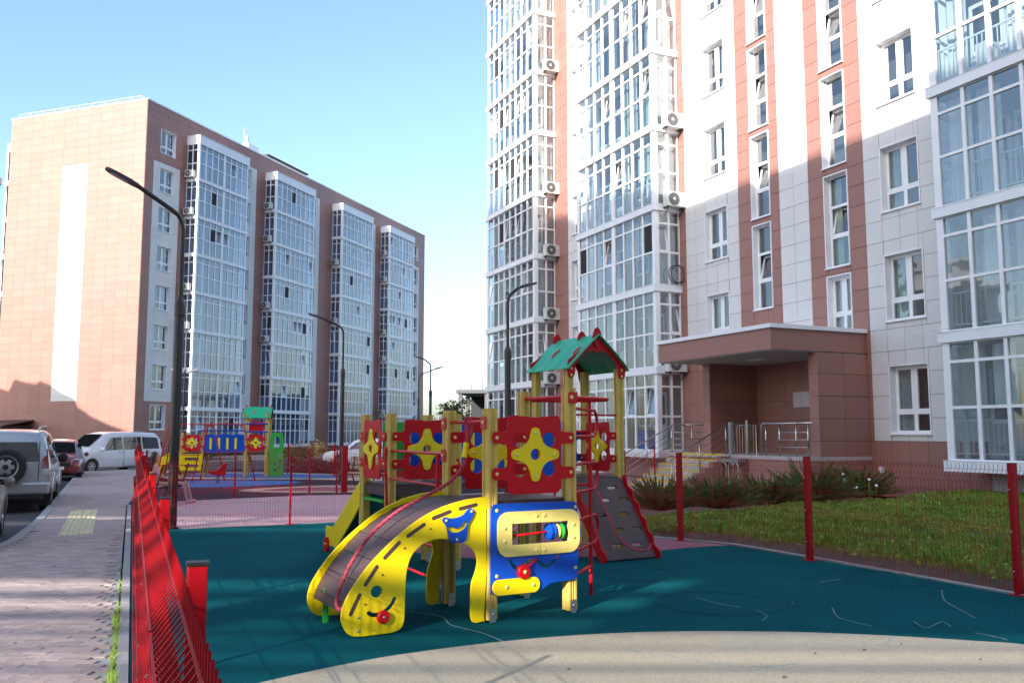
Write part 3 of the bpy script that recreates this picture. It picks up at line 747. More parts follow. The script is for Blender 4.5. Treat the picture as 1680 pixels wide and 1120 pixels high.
obj('gate_frame', MB().tube([(2.75, 2.15, 1.05), (2.75, 2.15, 1.9), (3.72, 2.15, 1.9), (3.72, 2.15, 1.05)], .018), 'steel', g_)
for k in range(7): obj('bar', MB().tube([(2.87+.12*k, 2.15, 1.1), (2.87+.12*k, 2.15, 1.88)], .008, 6), 'steel', g_)
obj('gate_post', MB().box(2.98, 3.05, 2.2, 2.27, .2, 2.05), 'steel', g_); obj('gate_post', MB().box(3.70, 3.80, 2.2, 2.3, .2, 2.0), 'conc', g_)
lf = empty('wheelchair_lift', PR, math.atan2(dR.y, dR.x)); tag(lf, 'folded grey wheelchair lift platform standing against the porch', 'lift')
obj('platform', MB().box(3.0, 3.75, 2.36, 2.62, .85, .93), 'zinc', lf)
for k in range(6): obj('slat', MB().box(3.04+.12*k, 3.12+.12*k, 2.38, 2.6, .93, .945), 'zinc', lf)
for q in (3.08, 3.3, 3.62): obj('guard_rail', MB().tube([(q-.06, 2.6, .1), (q-.06, 2.6, .75), (q-.02, 2.6, .82), (q+.12, 2.6, .82), (q+.16, 2.6, .75), (q+.16, 2.6, .1)], .018), 'steel', lf)
obj('motor_case', MB().box(3.1, 3.7, 2.3, 2.42, .1, .8), 'red', lf)
# air conditioners
def acR(t, z, label, d=.55): ac_unit(WR @ Vector((t-.02-.07, d, z)), math.atan2(dR.y, dR.x)-pi/2+0*pi, label)
for k in (6, 4, 3, 2, 1): acR(19.1, 3*k+.92, 'white air conditioner on the far glazed bay, right building, %s floor side' % ORD[k], .36)
for k in (4, 3): acR(9.15, 3*k+.92, 'white air conditioner on the middle glazed bay, right building, %s floor side' % ORD[k], .44)
acR(9.15, 3.86, 'grey air conditioner tucked under the left end of the entrance canopy', .5)
hb = empty('hung_bicycle', WR @ Vector((9.05, .35, 7.45)), math.atan2(dR.y, dR.x)-pi/2)
tag(hb, 'black bicycle hung wheel-out on the glazed bay above the canopy', 'bicycle')
for i, o in enumerate((0, .16)):
    T = Matrix.Translation((0, -.06-.06*i, 0)) @ Matrix.Rotation(pi/2, 4, 'X')
    w_ = obj('wheel', MB().tube([T @ Vector((.33*cos(a*pi/14)+o*.4, .33*sin(a*pi/14), 0)) for a in range(28)], .016, 6, closed=True), 'black', hb)
    s_ = MB()
    for a in range(14): s_.tube([T @ Vector((o*.4, 0, 0)), T @ Vector((.32*cos(a*pi/7)+o*.4, .32*sin(a*pi/7), 0))], .0025, 4)
    obj('spokes', s_, 'zinc', w_)
cb_ = MB()
cb_.tube([(-3.0, 1.25, 4.12), (-2.75, 1.4, 4.12), (-2.3, 1.5, 4.02), (-2.05, 1.5, 3.82)], .012, 6); obj('overflow_pipe', cb_, 'white', rB)
flush_panes(rB, WR)

# ------------------------------------------------------------------ left building
AZL = rad(19.336); dL = Vector((sin(AZL), cos(AZL), 0)); nL = Vector((dL.y, -dL.x, 0)); PL = Vector((-27.3, 63.6, 0))
lB = empty('apartment_building', PL, math.atan2(dL.y, dL.x)); WL = Matrix.Translation(PL) @ Matrix.Rotation(math.atan2(dL.y, dL.x), 4, 'Z')
tag(lB, 'long eight storey apartment building with blank sunlit end wall and four white glazed bays', 'building')
HL = 26.5; LEN = 48.9; DW = 13.4
bays = [(4.5, 10.8), (14.95, 21.3), (26.55, 33.0), (37.1, 43.4)]
wl = []
for k in range(8):
    zz = (1.93+3*k, 3.72+3*k)
    wl.append((1.55, 3.1, *zz, 'cross'))
    for t in (11.5, 22.0, 33.8): wl.append((t, t+1.35, *zz, 'cross'))
    wl.append((45.6, 46.95, *zz, 'cross'))
opl = [(a-.035, b+.035, c-.035, d+.035) for a, b, c, d, s in wl]
wall = MB(); xs = sorted({0., LEN}|{round(o[0], 3) for o in opl}|{round(o[1], 3) for o in opl})
for a, c in zip(xs[:-1], xs[1:]):
    q = [(a, c, 0, HL)]
    for o in opl: q = sub(q, o)
    for t in q: wall.box(t[0], t[1], 0, .32, t[2], t[3])
wall.box(0, .3, .32, DW, 0, HL); wall.box(LEN-.3, LEN, .32, DW, 0, HL); wall.box(.3, LEN-.3, DW-.3, DW, 0, HL)
obj('wall', wall, 'jointl', lB)
obj('interior_core', MB().box(.3, LEN-.3, .62, DW-.3, 0, HL-.5), 'room', lB)
tl = []; fL = lambda a, c, z0, z1, th: (a, c, -th, 0, z0, z1)
def regl(m, *r, cw=1.2):
    for q in clad(r, .6, cw, .13, opl): tl.append((q, m, fL))
regl('red', 0, .88, 0, 22.13, cw=.9); regl('cream', .88, 3.75, 4.0, 22.13, cw=1.0); regl('red', .88, 3.75, 0, 4.0, cw=1.0); regl('red', 3.75, 4.5, 0, 22.13); regl('red', 0, 4.5, 22.13, HL)
for a, c in ((10.8, 14.95), (21.3, 26.55), (33.0, 37.1)):
    regl('cream', a, a+2.8, .9, 25.0, cw=.95); regl('red', a, a+2.8, 0, .9); regl('red', a+2.8, c, 0, 25.0, cw=1.2); regl('red', a, c, 25.0, HL)
regl('cream', 43.4, 47.3, .9, 22.13, cw=1.0); regl('red', 43.4, 47.3, 22.13, HL); regl('red', 43.4, 47.3, 0, .9); regl('red', 47.3, LEN, 0, HL)
for a, c in bays: regl('red', a, c, 25.03, HL)
# end wall: s along +y, outward -x
fE = lambda a, c, z0, z1, th: (-th, 0, a, c, z0, z1)
for r, m in (((0, 5.42, 0, HL), 'red'), ((5.42, 7.89, 4.02, 22.15), 'cream'), ((5.42, 7.89, 0, 4.02), 'red'), ((5.42, 7.89, 22.15, HL), 'red'), ((7.89, DW, 0, HL), 'red')):
    for q in clad(r, .6, 1.2, .13, []): tl.append((q, m, fE))
put_tiles(lB, tl, .009, .022, WL)
obj('balcony_wall', (lambda b: [b.box(a, c, -.01, 0, 0, 25.03) for a, c in bays] and b)(MB()), 'balc2', lB)
pr_ = MB(); pr_.box(-.06, LEN+.06, -.08, .25, HL, HL+.12); pr_.box(-.06, .25, .25, DW+.05, HL, HL+.12); pr_.box(LEN-.25, LEN+.06, .25, DW+.05, HL, HL+.12); pr_.box(.25, LEN-.25, DW-.25, DW+.05, HL, HL+.12)
obj('parapet', pr_, 'white', lB)
rl = MB()
for a, b in (((0.1, .6, HL+.42), (0.1, DW-.6, HL+.42)),): rl.tube([a, b], .014, 6)
for k in range(11): rl.tube([(.1, .6+k*1.22, HL+.1), (.1, .6+k*1.22, HL+.42)], .012, 6)
obj('roof_railing', rl, 'white', lB)
obj('roof', MB().box(.25, LEN-.25, .25, DW-.25, HL-.3, HL-.05), 'conc', lB)
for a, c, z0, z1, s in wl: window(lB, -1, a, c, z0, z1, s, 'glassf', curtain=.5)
LVL = [3*k for k in range(8)]
for i, (a, c) in enumerate(bays):
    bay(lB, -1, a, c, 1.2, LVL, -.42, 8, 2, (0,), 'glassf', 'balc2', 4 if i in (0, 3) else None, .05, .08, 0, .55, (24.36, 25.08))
# bay on the back, seen past the end wall
bk = MB(); bk.box(.6, 6, DW, DW+1.1, 24.2, 24.9)
for k in range(8): bk.box(.6, 6, DW, DW+1.15, .4+3*k, .8+3*k); bk.box(.6, .72, DW+.9, DW+1.1, .8+3*k, 3.4+3*k); bk.box(.6, .72, DW, DW+.1, .8+3*k, 3.4+3*k)
obj('rear_balcony', bk, 'white', lB)
obj('rear_balcony_glass', MB().box(.66, 5.9, DW+.01, DW+1.0, .8, 24.2), 'carglass', lB)
flush_panes(lB, WL)
# roof-top pieces
hut = MB(); hut.box(0, 6.5, 0, 3, 0, .9); h_ = obj('roof_plant_room', hut, 'sill', lB, (16.8, 1.2, HL)); obj('hut_roof', MB().box(-.2, 6.7, -.2, 3.2, .9, 1.02), 'brown', h_)
vt = MB(); vt.box(0, 1.6, 0, 1, 0, 1.1); vt.box(.4, .6, .4, .6, 1.1, 1.9); obj('roof_vent', vt, 'sill', lB, (13.6, 1.0, HL))
at_ = MB(); at_.tube([(0, 0, 0), (0, 0, 3.0)], .018, 6); at_.tube([(-.3, 0, 2.7), (.3, 0, 2.7)], .010, 6); obj('roof_aerial', at_, 'zinc', lB, (14.6, 2.2, HL))
ro = math.atan2(dL.y, dL.x)
def acL(i, k, extra='', d=.45):
    a = bays[i][0]
    ac_unit(WL @ Vector((a-.09, -d-.1, 3*k+.66)), ro-pi/2, 'small air conditioner, %s glazed bay of the long building, %s floor' % (['first', 'second', 'third', 'last'][i], ORD[k]), 'air conditioners on the long building')
for i, k in ((0, 7), (0, 6), (0, 4), (0, 3), (1, 7), (1, 6), (1, 4), (1, 3), (2, 6), (2, 4), (3, 7), (3, 6), (3, 4), (3, 3), (3, 1)): acL(i, k)
ac_unit(WL @ Vector((-.2, DW+.9, 21.2)), ro-pi/2, 'air conditioner poking out behind the sunlit end wall, high up', 'air conditioners on the long building')
ac_unit(WL @ Vector((-.2, DW+.9, 15.2)), ro-pi/2, 'air conditioner poking out behind the sunlit end wall, halfway up', 'air conditioners on the long building')
# kiosk / cellar entrance at its foot
kk = empty('basement_entrance', WL @ Vector((-2.6, 9.6, 0)), ro); tag(kk, 'low brown roofed basement entrance hut behind the silver off-roader', 'hut')
obj('wall', MB().box(0, 2.4, 0, 6, -.1, 2.2), 'brown', kk)
obj('roof', MB().add([(-.2, -.2, 2.1), (2.6, -.2, 2.55), (2.6, 6.2, 2.55), (-.2, 6.2, 2.1), (-.2, -.2, 2.2), (2.6, -.2, 2.65), (2.6, 6.2, 2.65), (-.2, 6.2, 2.2)], [(3, 2, 1, 0), (4, 5, 6, 7), (0, 1, 5, 4), (1, 2, 6, 5), (2, 3, 7, 6), (3, 0, 4, 7)]), 'brown', kk)

# ------------------------------------------------------------------ play structure
ZU = Vector((0, 0, 1))
def post_mesh(h, foot=True):
    b = MB(); s = .058; g = .012; c = .016
    prof = []
    q = [(-s+c, -s), (-.022, -s), (-.016, -s+g), (-.006, -s+g), (0, -s), (.006, -s+g), (.016, -s+g), (.022, -s), (s-c, -s)]
    for k in range(4):
        a = k*pi/2; prof += [(x*cos(a)-y*sin(a), x*sin(a)+y*cos(a)) for x, y in q]
    b.poly(prof, .02, h); return b.mesh('post')
def make_post(root, x, y, h, foot=True):
    me = post_mesh(h); o = obj('post', me, 'wood', root, (x, y, 0))
    if foot:
        fb = MB().box(-.03, .03, -.068, -.055, .0, .12); f = obj('foot_plate', fb, 'zinc', o)
        bolt(f, frame((0, -.068, .07), (1, 0, 0)), 0, 0, .012, .0, 'zinc')
    return o
STAR = smooth_loop([(.262, 0), (.250, .035), (.215, .052), (.165, .062), (.118, .085), (.085, .118), (.062, .165), (.052, .215), (.035, .250),
  (0, .262), (-.035, .250), (-.052, .215), (-.062, .165), (-.085, .118), (-.118, .085), (-.165, .062), (-.215, .052), (-.250, .035),
  (-.262, 0), (-.250, -.035), (-.215, -.052), (-.165, -.062), (-.118, -.085), (-.085, -.118), (-.062, -.165), (-.052, -.215), (-.035, -.250),
  (0, -.262), (.035, -.250), (.052, -.215), (.062, -.165), (.085, -.118), (.118, -.085), (.165, -.062), (.215, -.052), (.250, -.035)], 2)
STAR = [(x*1.0, y*.96) for x, y in STAR]
def star_panel(root, T, w_=.87, m='pr', holes=True, back=None, ms='py'):
    # T at post line: X across from post centre to post centre, Y up from ground
    c = w_/2; L_, R_ = .145, w_-.145; z0, z1 = 1.13, 1.86
    def ear(x, zc, s_): return [(x-s_*.125, zc-.055), (x-s_*.15, zc-.045), (x-s_*.158, zc), (x-s_*.15, zc+.045), (x-s_*.125, zc+.055)]
    left = []
    for zc in (1.65, 1.32): left += [(L_, zc+.09), (L_-.01, zc+.065), (L_-.04, zc+.055)]+ear(L_, zc, 1)[::-1]+[(L_-.04, zc-.055), (L_-.01, zc-.065), (L_, zc-.09)]
    right = [(w_-x, z) for x, z in left[::-1]]
    out = [(L_+.02, z1-.005), (L_+.005, z1-.03)]+left+[(L_, z0+.05), (L_+.015, z0+.015), (L_+.05, z0)]+[(R_-.05, z0), (R_-.015, z0+.015), (R_, z0+.05)]+right+[(R_-.005, z1-.03), (R_-.02, z1-.005), (R_-.06, z1), (c, z1-.018), (L_+.06, z1)]
    loops = [out]
    if holes:
        for sx in (-1, 1):
            for sy in (-1, 1): loops.append(circ(c+sx*.158, 1.495+sy*.135, .074, 18))
        loops.append(circ(c, 1.495, .052, 16))
    o = plate('guard_panel', loops, .018, m, root, T, off=.072)
    s_ = plate('star', [[(x+c, y+1.495) for x, y in STAR], circ(c, 1.495, .054, 18)], .018, ms, o, T, off=.092)
    for dx, dy in ((0, .2), (0, -.2), (.2, 0), (-.2, 0)): bolt(s_, T, c+dx, 1.495+dy, .018, .10)
    for x in (.03, w_-.03):
        for z in (1.65, 1.32): bolt(o, T, x, z, .017, .081)
    return o
def tower_roof(root, u0, v0, w_, d, g0=1.0, zr=3.12, ze=2.62, roofm='roofg'):
    # ridge along v; gables front and back
    um = u0+w_/2; ov = .16
    for vv, sgn in ((v0-.075, 1), (v0+d+.075, -1)):
        x = lambda a: a*w_/.88
        outl = [(-.055, 2.72), (-.065, 2.60), (-.06, 2.52), (-.03, 2.475), (.03, 2.475), (.06, 2.52), (.075, 2.64), (.13, 2.74), (.22, 2.82), (.33, 2.87), (.38, 2.87), (.44, 2.835), (.50, 2.87), (.55, 2.87),
                (.66, 2.82), (.75, 2.74), (.805, 2.64), (.82, 2.52), (.85, 2.475), (.91, 2.475), (.94, 2.52), (.945, 2.60), (.935, 2.72), (.70, 2.885), (.52, 3.04), (.49, 3.13), (.44, 3.175), (.39, 3.13), (.36, 3.04), (.18, 2.885)]
        T = frame((u0, vv, 0), (1, 0, 0)) if sgn > 0 else frame((u0+w_, vv, 0), (-1, 0, 0))
        g = plate('gable', [[(x(a), b) for a, b in outl]], .018, 'pr', root, T)
        fp = plate('gable_finial', [[(w_/2+a, b) for a, b in smooth_loop([(0, 2.90), (.07, 3.03), (.06, 3.15), (0, 3.21), (-.06, 3.15), (-.07, 3.03)], 4)]], .018, 'pr', g, T, off=.02)
        for a in (0, w_):
            for z in (2.60, 2.51): bolt(g, T, a, z, .02, .009)
    for s_ in (-1, 1):   # roof slopes: curved sheet with a scalloped eave
        n, k = 22, 8; b = MB(); vs = []
        for side in (0, .016):
            for i in range(n+1):
                t = i/n; vv = v0-ov+(d+2*ov)*t
                e = .53*(w_/.88)+.018*abs(sin(t*pi*4))
                for j in range(k+1):
                    r = j/k; uu = um+s_*e*r; zz = zr-.03-(zr-ze)*(.86*r+.14*r*r)+.0*r
                    vs.append((uu, vv+(.02 if j == k and i % 5 == 0 else 0), zz+side))
        m1 = (n+1)*(k+1); fs = []
        for i in range(n):
            for j in range(k):
                a = i*(k+1)+j; q = (a, a+1, a+k+2, a+k+1); fs.append(q if s_ < 0 else q[::-1]); fs.append(tuple(x+m1 for x in (q[::-1] if s_ < 0 else q)))
        for i in range(n): a = i*(k+1)+k; fs.append((a, a+m1, a+k+1+m1, a+k+1)); a = i*(k+1); fs.append((a, a+k+1, a+k+1+m1, a+m1))
        for j in range(k): a = j; fs.append((a, a+m1, a+1+m1, a+1)); a = n*(k+1)+j; fs.append((a, a+1, a+1+m1, a+m1))
        b.add(vs, fs); rf = obj('roof_panel', b, roofm, root, smooth='auto')
        for t in (.08, .55):   # red leaf shapes on the slope
            T = Matrix.Translation((um+s_*.3, v0-ov+(d+2*ov)*t+.05, zr-.03-(zr-ze)*.6+.06)) @ Matrix.Rotation(s_*math.atan2((zr-ze)*1.0, .53), 4, 'Y') @ Matrix.Rotation(pi/2, 4, 'Z')
            plate('roof_leaf', [smooth_loop([(-.02, -.10), (.06, -.06), (.06, .04), (-.02, .08), (.02, 0)], 3)], .02, 'pr', rf, T, .002)
    for t in (.45,):
        f = plate('ridge_finial', [smooth_loop([(-.07, 2.98), (.07, 2.98), (.065, 3.12), (0, 3.19), (-.065, 3.12)], 4)], .02, 'pr', root, frame((um, v0+d*t-.1, 0), (1, 0, 0)))
SEG = None
def arch_climber(root, v0, v1, full=True):
    outer = [(-.02, 1.115), (-.12, 1.115), (-.27, 1.10), (-.5, 1.045), (-.72, .95), (-.93, .81), (-1.13, .64), (-1.27, .485), (-1.37, .34), (-1.415, .21), (-1.40, .11), (-1.35, .04), (-1.27, .012), (-1.12, .01), (-.97, .012), (-.89, .035), (-.855, .10), (-.85, .22), (-.845, .41), (-.83, .54), (-.785, .65), (-.70, .725), (-.60, .76), (-.5, .765), (-.38, .745), (-.27, .705), (-.19, .64), (-.155, .55), (-.175, .45), (-.21, .36), (-.22, .23), (-.218, .07), (-.19, .015), (-.13, .012), (-.085, .03), (-.08, .12), (-.08, .5)]
    out = outer[:2]+smooth_loop(outer[:-1], 3)[6:]+[(-.08, .30), (-.062, .31), (-.062, 1.0), (-.04, 1.02)]
    smile = thick(smooth_loop([(-1.175, .195), (-1.14, .175), (-1.08, .175), (-1.02, .20), (-.97, .245), (-.945, .29)], 4, False), .035)
    slots = [((-.33, 1.02), (-.17, 1.05)), ((-.59, .95), (-.43, 1.0)), ((-.83, .81), (-.68, .90)), ((-1.04, .64), (-.91, .76)), ((-1.21, .43), (-1.11, .57)), ((-1.335, .20), (-1.26, .35))]
    for vi, v in enumerate((v0, v1)):
        T = frame((0, v, 0), (1, 0, 0))
        o = plate('arch_side', [out, circ(-1.11, .365, .05, 18), smile], .022, 'py', root, T, .005)
        for a, b in slots: plate('tread_tenon', [thick([a, b], .034)], .026, 'deck', o, T, .002)
        for x, z in ((-.62, .86), (-.86, .71), (-1.06, .50), (-1.21, .27)): bolt(o, T, x, z, .008, .012, 'black')
        for x, z in ((-1.27, .17), (-1.27, .06)): bolt(o, T, x, z, .012, .012, 'zinc')
        if vi == 0:
            face = smooth_loop([(-.51, .93), (-.485, .955), (-.44, .945), (-.38, .945), (-.31, .965), (-.26, 1.01), (-.22, 1.02), (-.195, .99), (-.215, .94), (-.255, .88), (-.265, .80), (-.285, .735), (-.36, .725), (-.43, .74), (-.455, .80), (-.47, .87)], 3)
            sm = thick(smooth_loop([(-.435, .855), (-.41, .84), (-.36, .835), (-.31, .86), (-.285, .895)], 4, False), .04)
            fc = plate('face_piece', [face, sm], .018, 'pb', o, T, off=.022)
            for x, z in ((-.475, .925), (-.225, .995), (-.37, .755)): bolt(fc, T, x, z, .012, .031)
            kn = obj('knob', MB().lathe([(.05, .015), (.055, .02), (.055, .045), (.048, .052), (.012, .052)], T @ Matrix.Translation((-1.055, .155, 0)), 24), 'pr', o, smooth='auto'); bolt(kn, T, -1.055, .155, .012, .052, 'zinc')
    # treads follow the arc
    arc = [(-.02, 1.085), (-.28, 1.06), (-.52, .995), (-.73, .90), (-.93, .765), (-1.10, .61), (-1.24, .445), (-1.345, .27), (-1.365, .18)]
    for a, b in zip(arc[:-1], arc[1:]):
        L_ = math.hypot(b[0]-a[0], b[1]-a[1]); ang = math.atan2(a[1]-b[1], a[0]-b[0])
        T = Matrix.Translation(((a[0]+b[0])/2, (v0+v1)/2, (a[1]+b[1])/2)) @ Matrix.Rotation(-ang, 4, 'Y')
        obj('tread', MB().box(-L_/2+.004, L_/2-.004, -(v1-v0)/2+.012, (v1-v0)/2-.012, -.028, -.006, 0, T), 'deck', root)
    obj('ground_stake', MB().box(-1.34, -1.29, v1-.25, v1-.235, 0, .3), 'pg', root)

ps = empty('play_structure', (-.2046, 8.183, 0), rad(29.5))
tag(ps, 'large climbing tower with yellow arch climber and green gabled roof in the near playground', 'play structure')
D_ = .87
for x, y, h in ((0, 0, 1.92), (D_, 0, 2.13), (D_, .87, 2.13), (0, .87, 1.92), (.16, 2.86, 1.93), (1.04, 2.86, 1.93), (.16, 3.74, 1.93), (1.04, 3.74, 1.93), (2.98, 3.23, 2.63), (3.86, 3.23, 2.63), (2.98, 4.11, 2.63), (3.86, 4.11, 2.63)):
    make_post(ps, x, y, h)
def deck(x0, y0, s_=.87):
    o = obj('deck', MB().box(x0+.0, x0+s_, y0, y0+s_, 1.04, 1.075), 'deck', ps, bevel=.004)
    obj('deck_fascia', MB().box(x0+.062, x0+s_-.062, y0-.02, y0, .93, 1.04), 'deck', o); obj('deck_fascia', MB().box(x0+.062, x0+s_-.062, y0+s_, y0+s_+.02, .93, 1.04), 'deck', o)
    obj('deck_fascia', MB().box(x0-.02, x0, y0+.062, y0+s_-.062, .93, 1.04), 'deck', o); obj('deck_fascia', MB().box(x0+s_, x0+s_+.02, y0+.062, y0+s_-.062, .93, 1.04), 'deck', o)
deck(0, 0); deck(.16, 2.86, .88); deck(2.98, 3.23, .88)
br_ = obj('bridge_deck', MB().box(1.06, 2.96, 3.1, 3.9, 1.0, 1.04), 'deck', ps)
FX = lambda x, y: frame((x, y, 0), (1, 0, 0))
star_panel(ps, FX(0, 0))
star_panel(ps, frame((0, .85, 0), (1, 0, 0)) @ Matrix.Translation((0, 0, -.03)))
star_panel(ps, FX(.16, 2.86), .88); star_panel(ps, frame((.16, 3.74, 0), (0, -1, 0)), .88)
star_panel(ps, frame((3.86, 4.11, 0), (0, -1, 0)), .88)
star_panel(ps, frame((2.98, 4.11, 0), (1, 0, 0)) @ Matrix.Translation((0, 0, -.1)), .88, 'pb')
# green / blue back panels of the bridge side
plate('back_panel', [rrect(.22, 1.2, .60, 1.84, .05)], .018, 'pg', ps, frame((.16, 3.70, 0), (1, 0, 0)))
plate('back_panel', [rrect(.62, 1.2, .86, 1.84, .05)], .018, 'pb', ps, frame((.16, 3.70, 0), (1, 0, 0)))
for vv in (3.06, 3.92):
    T = frame((1.04, vv, 0), (1, 0, 0)); bp_ = plate('bridge_panel', [rrect(.1, 1.1, 1.85, 1.84, .06)], .018, 'pb', ps, T)
    for k in range(6): plate('bar', [rrect(.28+.26*k, 1.2, .35+.26*k, 1.74, .034)], .02, 'py', bp_, T, off=-.02 if vv > 3.5 else .02)
# blue activity panel
T = FX(0, 0)
wave = thick(smooth_loop([(.165, .54), (.20, .49), (.25, .455), (.31, .47), (.37, .515), (.43, .525), (.49, .495), (.545, .455), (.60, .465), (.66, .515), (.72, .585)], 4, False), .032)
bpn = plate('activity_panel', [smooth_loop([(-.03, .33), (-.03, .60), (-.03, .98)], 1, False)+[(-.015, 1.03), (.02, 1.05), (.45, 1.048), (.85, 1.045), (.90, 1.025), (.915, .98), (.915, .36), (.90, .325), (.86, .31), (.62, .30), (.55, .27), (.50, .24), (.0, .24), (-.025, .26)], rrect(.17, .665, .80, .875, .01, 2), wave], .02, 'pb', ps, T, off=.072)
for x0, x1, s_ in ((.03, .482, 0), (.486, .94-.02, 1)):
    r = .11
    if s_ == 0: lp = [(.482, .975), (.14, .975)]+[(.03+r-r*sin(rad(a)), .975-r+r*cos(rad(a))) for a in (20, 45, 70)]+[(.03, .865), (.03, .68)]+[(.03+r-r*cos(rad(a)), .57+r-r*sin(rad(a))) for a in (20, 45, 70)]+[(.14, .57), (.482, .57), (.482, .675), (.18, .675), (.18, .865), (.482, .865)]
    else: lp = [(.92+.486-.482-.0-q[0]+.03-.03, q[1]) for q in [(.438, .975), (.11, .975)]+[(r-r*sin(rad(a)), .975-r+r*cos(rad(a))) for a in (20, 45, 70)]+[(0, .865), (0, .68)]+[(r-r*cos(rad(a)), .57+r-r*sin(rad(a))) for a in (20, 45, 70)]+[(.11, .57), (.438, .57), (.438, .675), (.13, .675), (.13, .865), (.438, .865)]]
    fr_ = plate('window_surround', [lp], .02, 'ply', bpn, T, off=.093)
    for x in ((.10, .44) if s_ == 0 else (.525, .85)):
        for z in ((.83, .71) if (x < .2 or x > .8) else (.93, .61)): bolt(fr_, T, x, z, .017, .103)
pl_ = plate('foot_board', [rrect(-.02, .235, .475, .375, .065)], .02, 'py', bpn, T, off=.095)
for x in (.12, .40): bolt(pl_, T, x, .305, .018, .105)
for x, z in ((.03, .99), (.885, .99), (.03, .285+.12), (.885, .42)): bolt(bpn, T, x, z, .017, .082)
kn = obj('slider_knob', MB().lathe([(.06, .075), (.066, .085), (.066, .12), (.058, .128), (.02, .13)], T @ Matrix.Translation((.30, .43, 0)), 28), 'pr', bpn, smooth='auto'); bolt(kn, T, .30, .43, .018, .13)
obj('peg', MB().tube([T @ Vector((.33, .45, .07)), T @ Vector((.36, .48, .11)), T @ Vector((.44, .53, .09))], .012), 'pr', bpn)
obj('rod', MB().tube([T @ Vector((.10, .745, .055)), T @ Vector((.86, .785, .055))], .011), 'rtube', bpn, smooth=True)
for x, m, rr in ((.60, 'pb', .078), (.64, 'pb', .078), (.69, 'ply', .07), (.735, 'pg', .075)):
    obj('bead', MB().lathe([(rr*.6, -.02), (rr, -.008), (rr, .008), (rr*.6, .02)], Matrix.Translation(T @ Vector((x, .77, .055))) @ Matrix.Rotation(pi/2, 4, 'Y'), 22), m, bpn, smooth='auto')
for x, z in ((.30, .80), (.38, .72), (.36, .83)): obj('gear', MB().lathe([(.045, -.01), (.045, .01)], Matrix.Translation(T @ Vector((x, z, -.25))) @ Matrix.Rotation(pi/2, 4, 'X'), 10), rnd.choice(['py', 'pr', 'ply']), bpn)
arch_climber(ps, -.045, .915)
# bars between posts and the rope
def rbar(a, b, r=.017, name='bar', ends=True):
    o = obj(name, MB().tube([a, b], r, 10), 'rtube', ps, smooth='auto')
    return o
rbar((0, 0, 1.80), (0, .87, 1.80)); rbar((0, .87, 1.48), (.16, 2.86, 1.48)); rbar((D_, 0, 2.05), (D_, .87, 2.05), .02)
for z in (.19, .52, .85, 1.15): rbar((.0, .9, z), (.13, 2.84, z), .014, 'rung')
rbar((.045, 2.74-.0, 1.5), (.10, 2.74, 0), .017, 'upright'); rbar((.0, 1.15, 1.48), (.0, 1.15, 0), .02, 'upright')
for p, ux in (((0, 0, 1.78), (0, -1, 0)), ((0, .87, 1.78), (0, -1, 0)), ((0, .87, 1.46), (0, -1, 0)), ((.16, 2.86, 1.46), (0, -1, 0)), ((D_, 0, 2.03), (0, 1, 0)), ((D_, .87, 2.03), (0, 1, 0))):
    T = frame(p, ux); bk_ = plate('bracket', [rrect(-.05, -.05, .05, .07, .02)], .012, 'rtube', ps, T, .003, off=.068); bolt(bk_, T, 0, .01, .018, .075)
T = FX(0, 0); bk_ = plate('bracket', [rrect(D_-.045, 1.98, D_+.055, 2.09, .02)], .012, 'rtube', ps, T, .003, off=.066); bolt(bk_, T, D_-.01, 2.04, .02, .073)
rp = smooth_loop([(0, .45, 1.80), (-.02, .43, 1.62), (-.07, .40, 1.40), (-.22, .38, 1.24), (-.45, .38, 1.12), (-.75, .36, .99), (-1.02, .33, .80), (-1.23, .28, .55), (-1.36, .22, .30), (-1.38, .12, .22), (-1.35, .05, .24)], 6, False)
def rope(name, pts, parent, r=.014):
    b = MB(); k = len(pts); ph = 0
    strands = [[], [], []]
    dense = smooth_loop(pts, 3, False)
    for i, p in enumerate(dense):
        P = Vector(p); d = (Vector(dense[min(i+1, len(dense)-1)])-Vector(dense[max(i-1, 0)])).normalized(); x = d.cross(Vector((.3, .2, 1))).normalized(); y = d.cross(x)
        for s_ in range(3): strands[s_].append(P+(x*cos(ph+s_*2*pi/3)+y*sin(ph+s_*2*pi/3))*r*.62)
        ph += .62
    for s_ in strands: b.tube(s_, r*.68, 6)
    return obj(name, b, 'rope', parent, smooth=True)
ro_ = rope('climbing_rope', rp, ps)
obj('rope_sleeve', MB().tube([(-.03, .425, 1.60), (-.06, .41, 1.46)], .028, 10), 'py', ro_)
rope('rope_loop', [(0, .45, 1.60), (.02, .40, 1.72), (.0, .40, 1.83), (-.02, .46, 1.84), (.0, .5, 1.74), (-.01, .44, 1.6)], ps, .012)
# serpentine climber at the right of the front deck
px, py_ = 1.53, .60
rbar((px, py_, 0), (px, py_, 2.05), .021, 'pole')
def loopt(z1, z2):
    e = Vector((px-D_, py_-.05, 0)).normalized(); A = Vector((D_+.06, .07, 0)); far_ = Vector((px, py_, 0))+e*.17
    pts = [A+ZU*z1, far_+ZU*z1]
    for a in range(1, 8): pts.append(far_+e*(.13*sin(pi*a/8))+ZU*((z1+z2)/2+(z1-z2)/2*cos(pi*a/8)))
    pts += [far_+ZU*z2, A+ZU*z2]
    obj('climbing_loop', MB().tube(pts, .017, 10), 'rtube', ps, smooth='auto')
loopt(1.94, 1.66); loopt(1.38, 1.10); loopt(.82, .53); rbar((D_+.04, .05, .30), (px, py_, .30), .015, 'rung')
tp_ = [Vector((D_+.05, 0, 2.04)), Vector((1.25, .10, 2.04))]+[Vector((1.43+.13*sin(pi*a/6), .40-.2*cos(pi*a/6), 2.04)) for a in range(0, 7)]+[Vector((1.2, .78, 2.04)), Vector((D_+.05, .87, 2.04))]
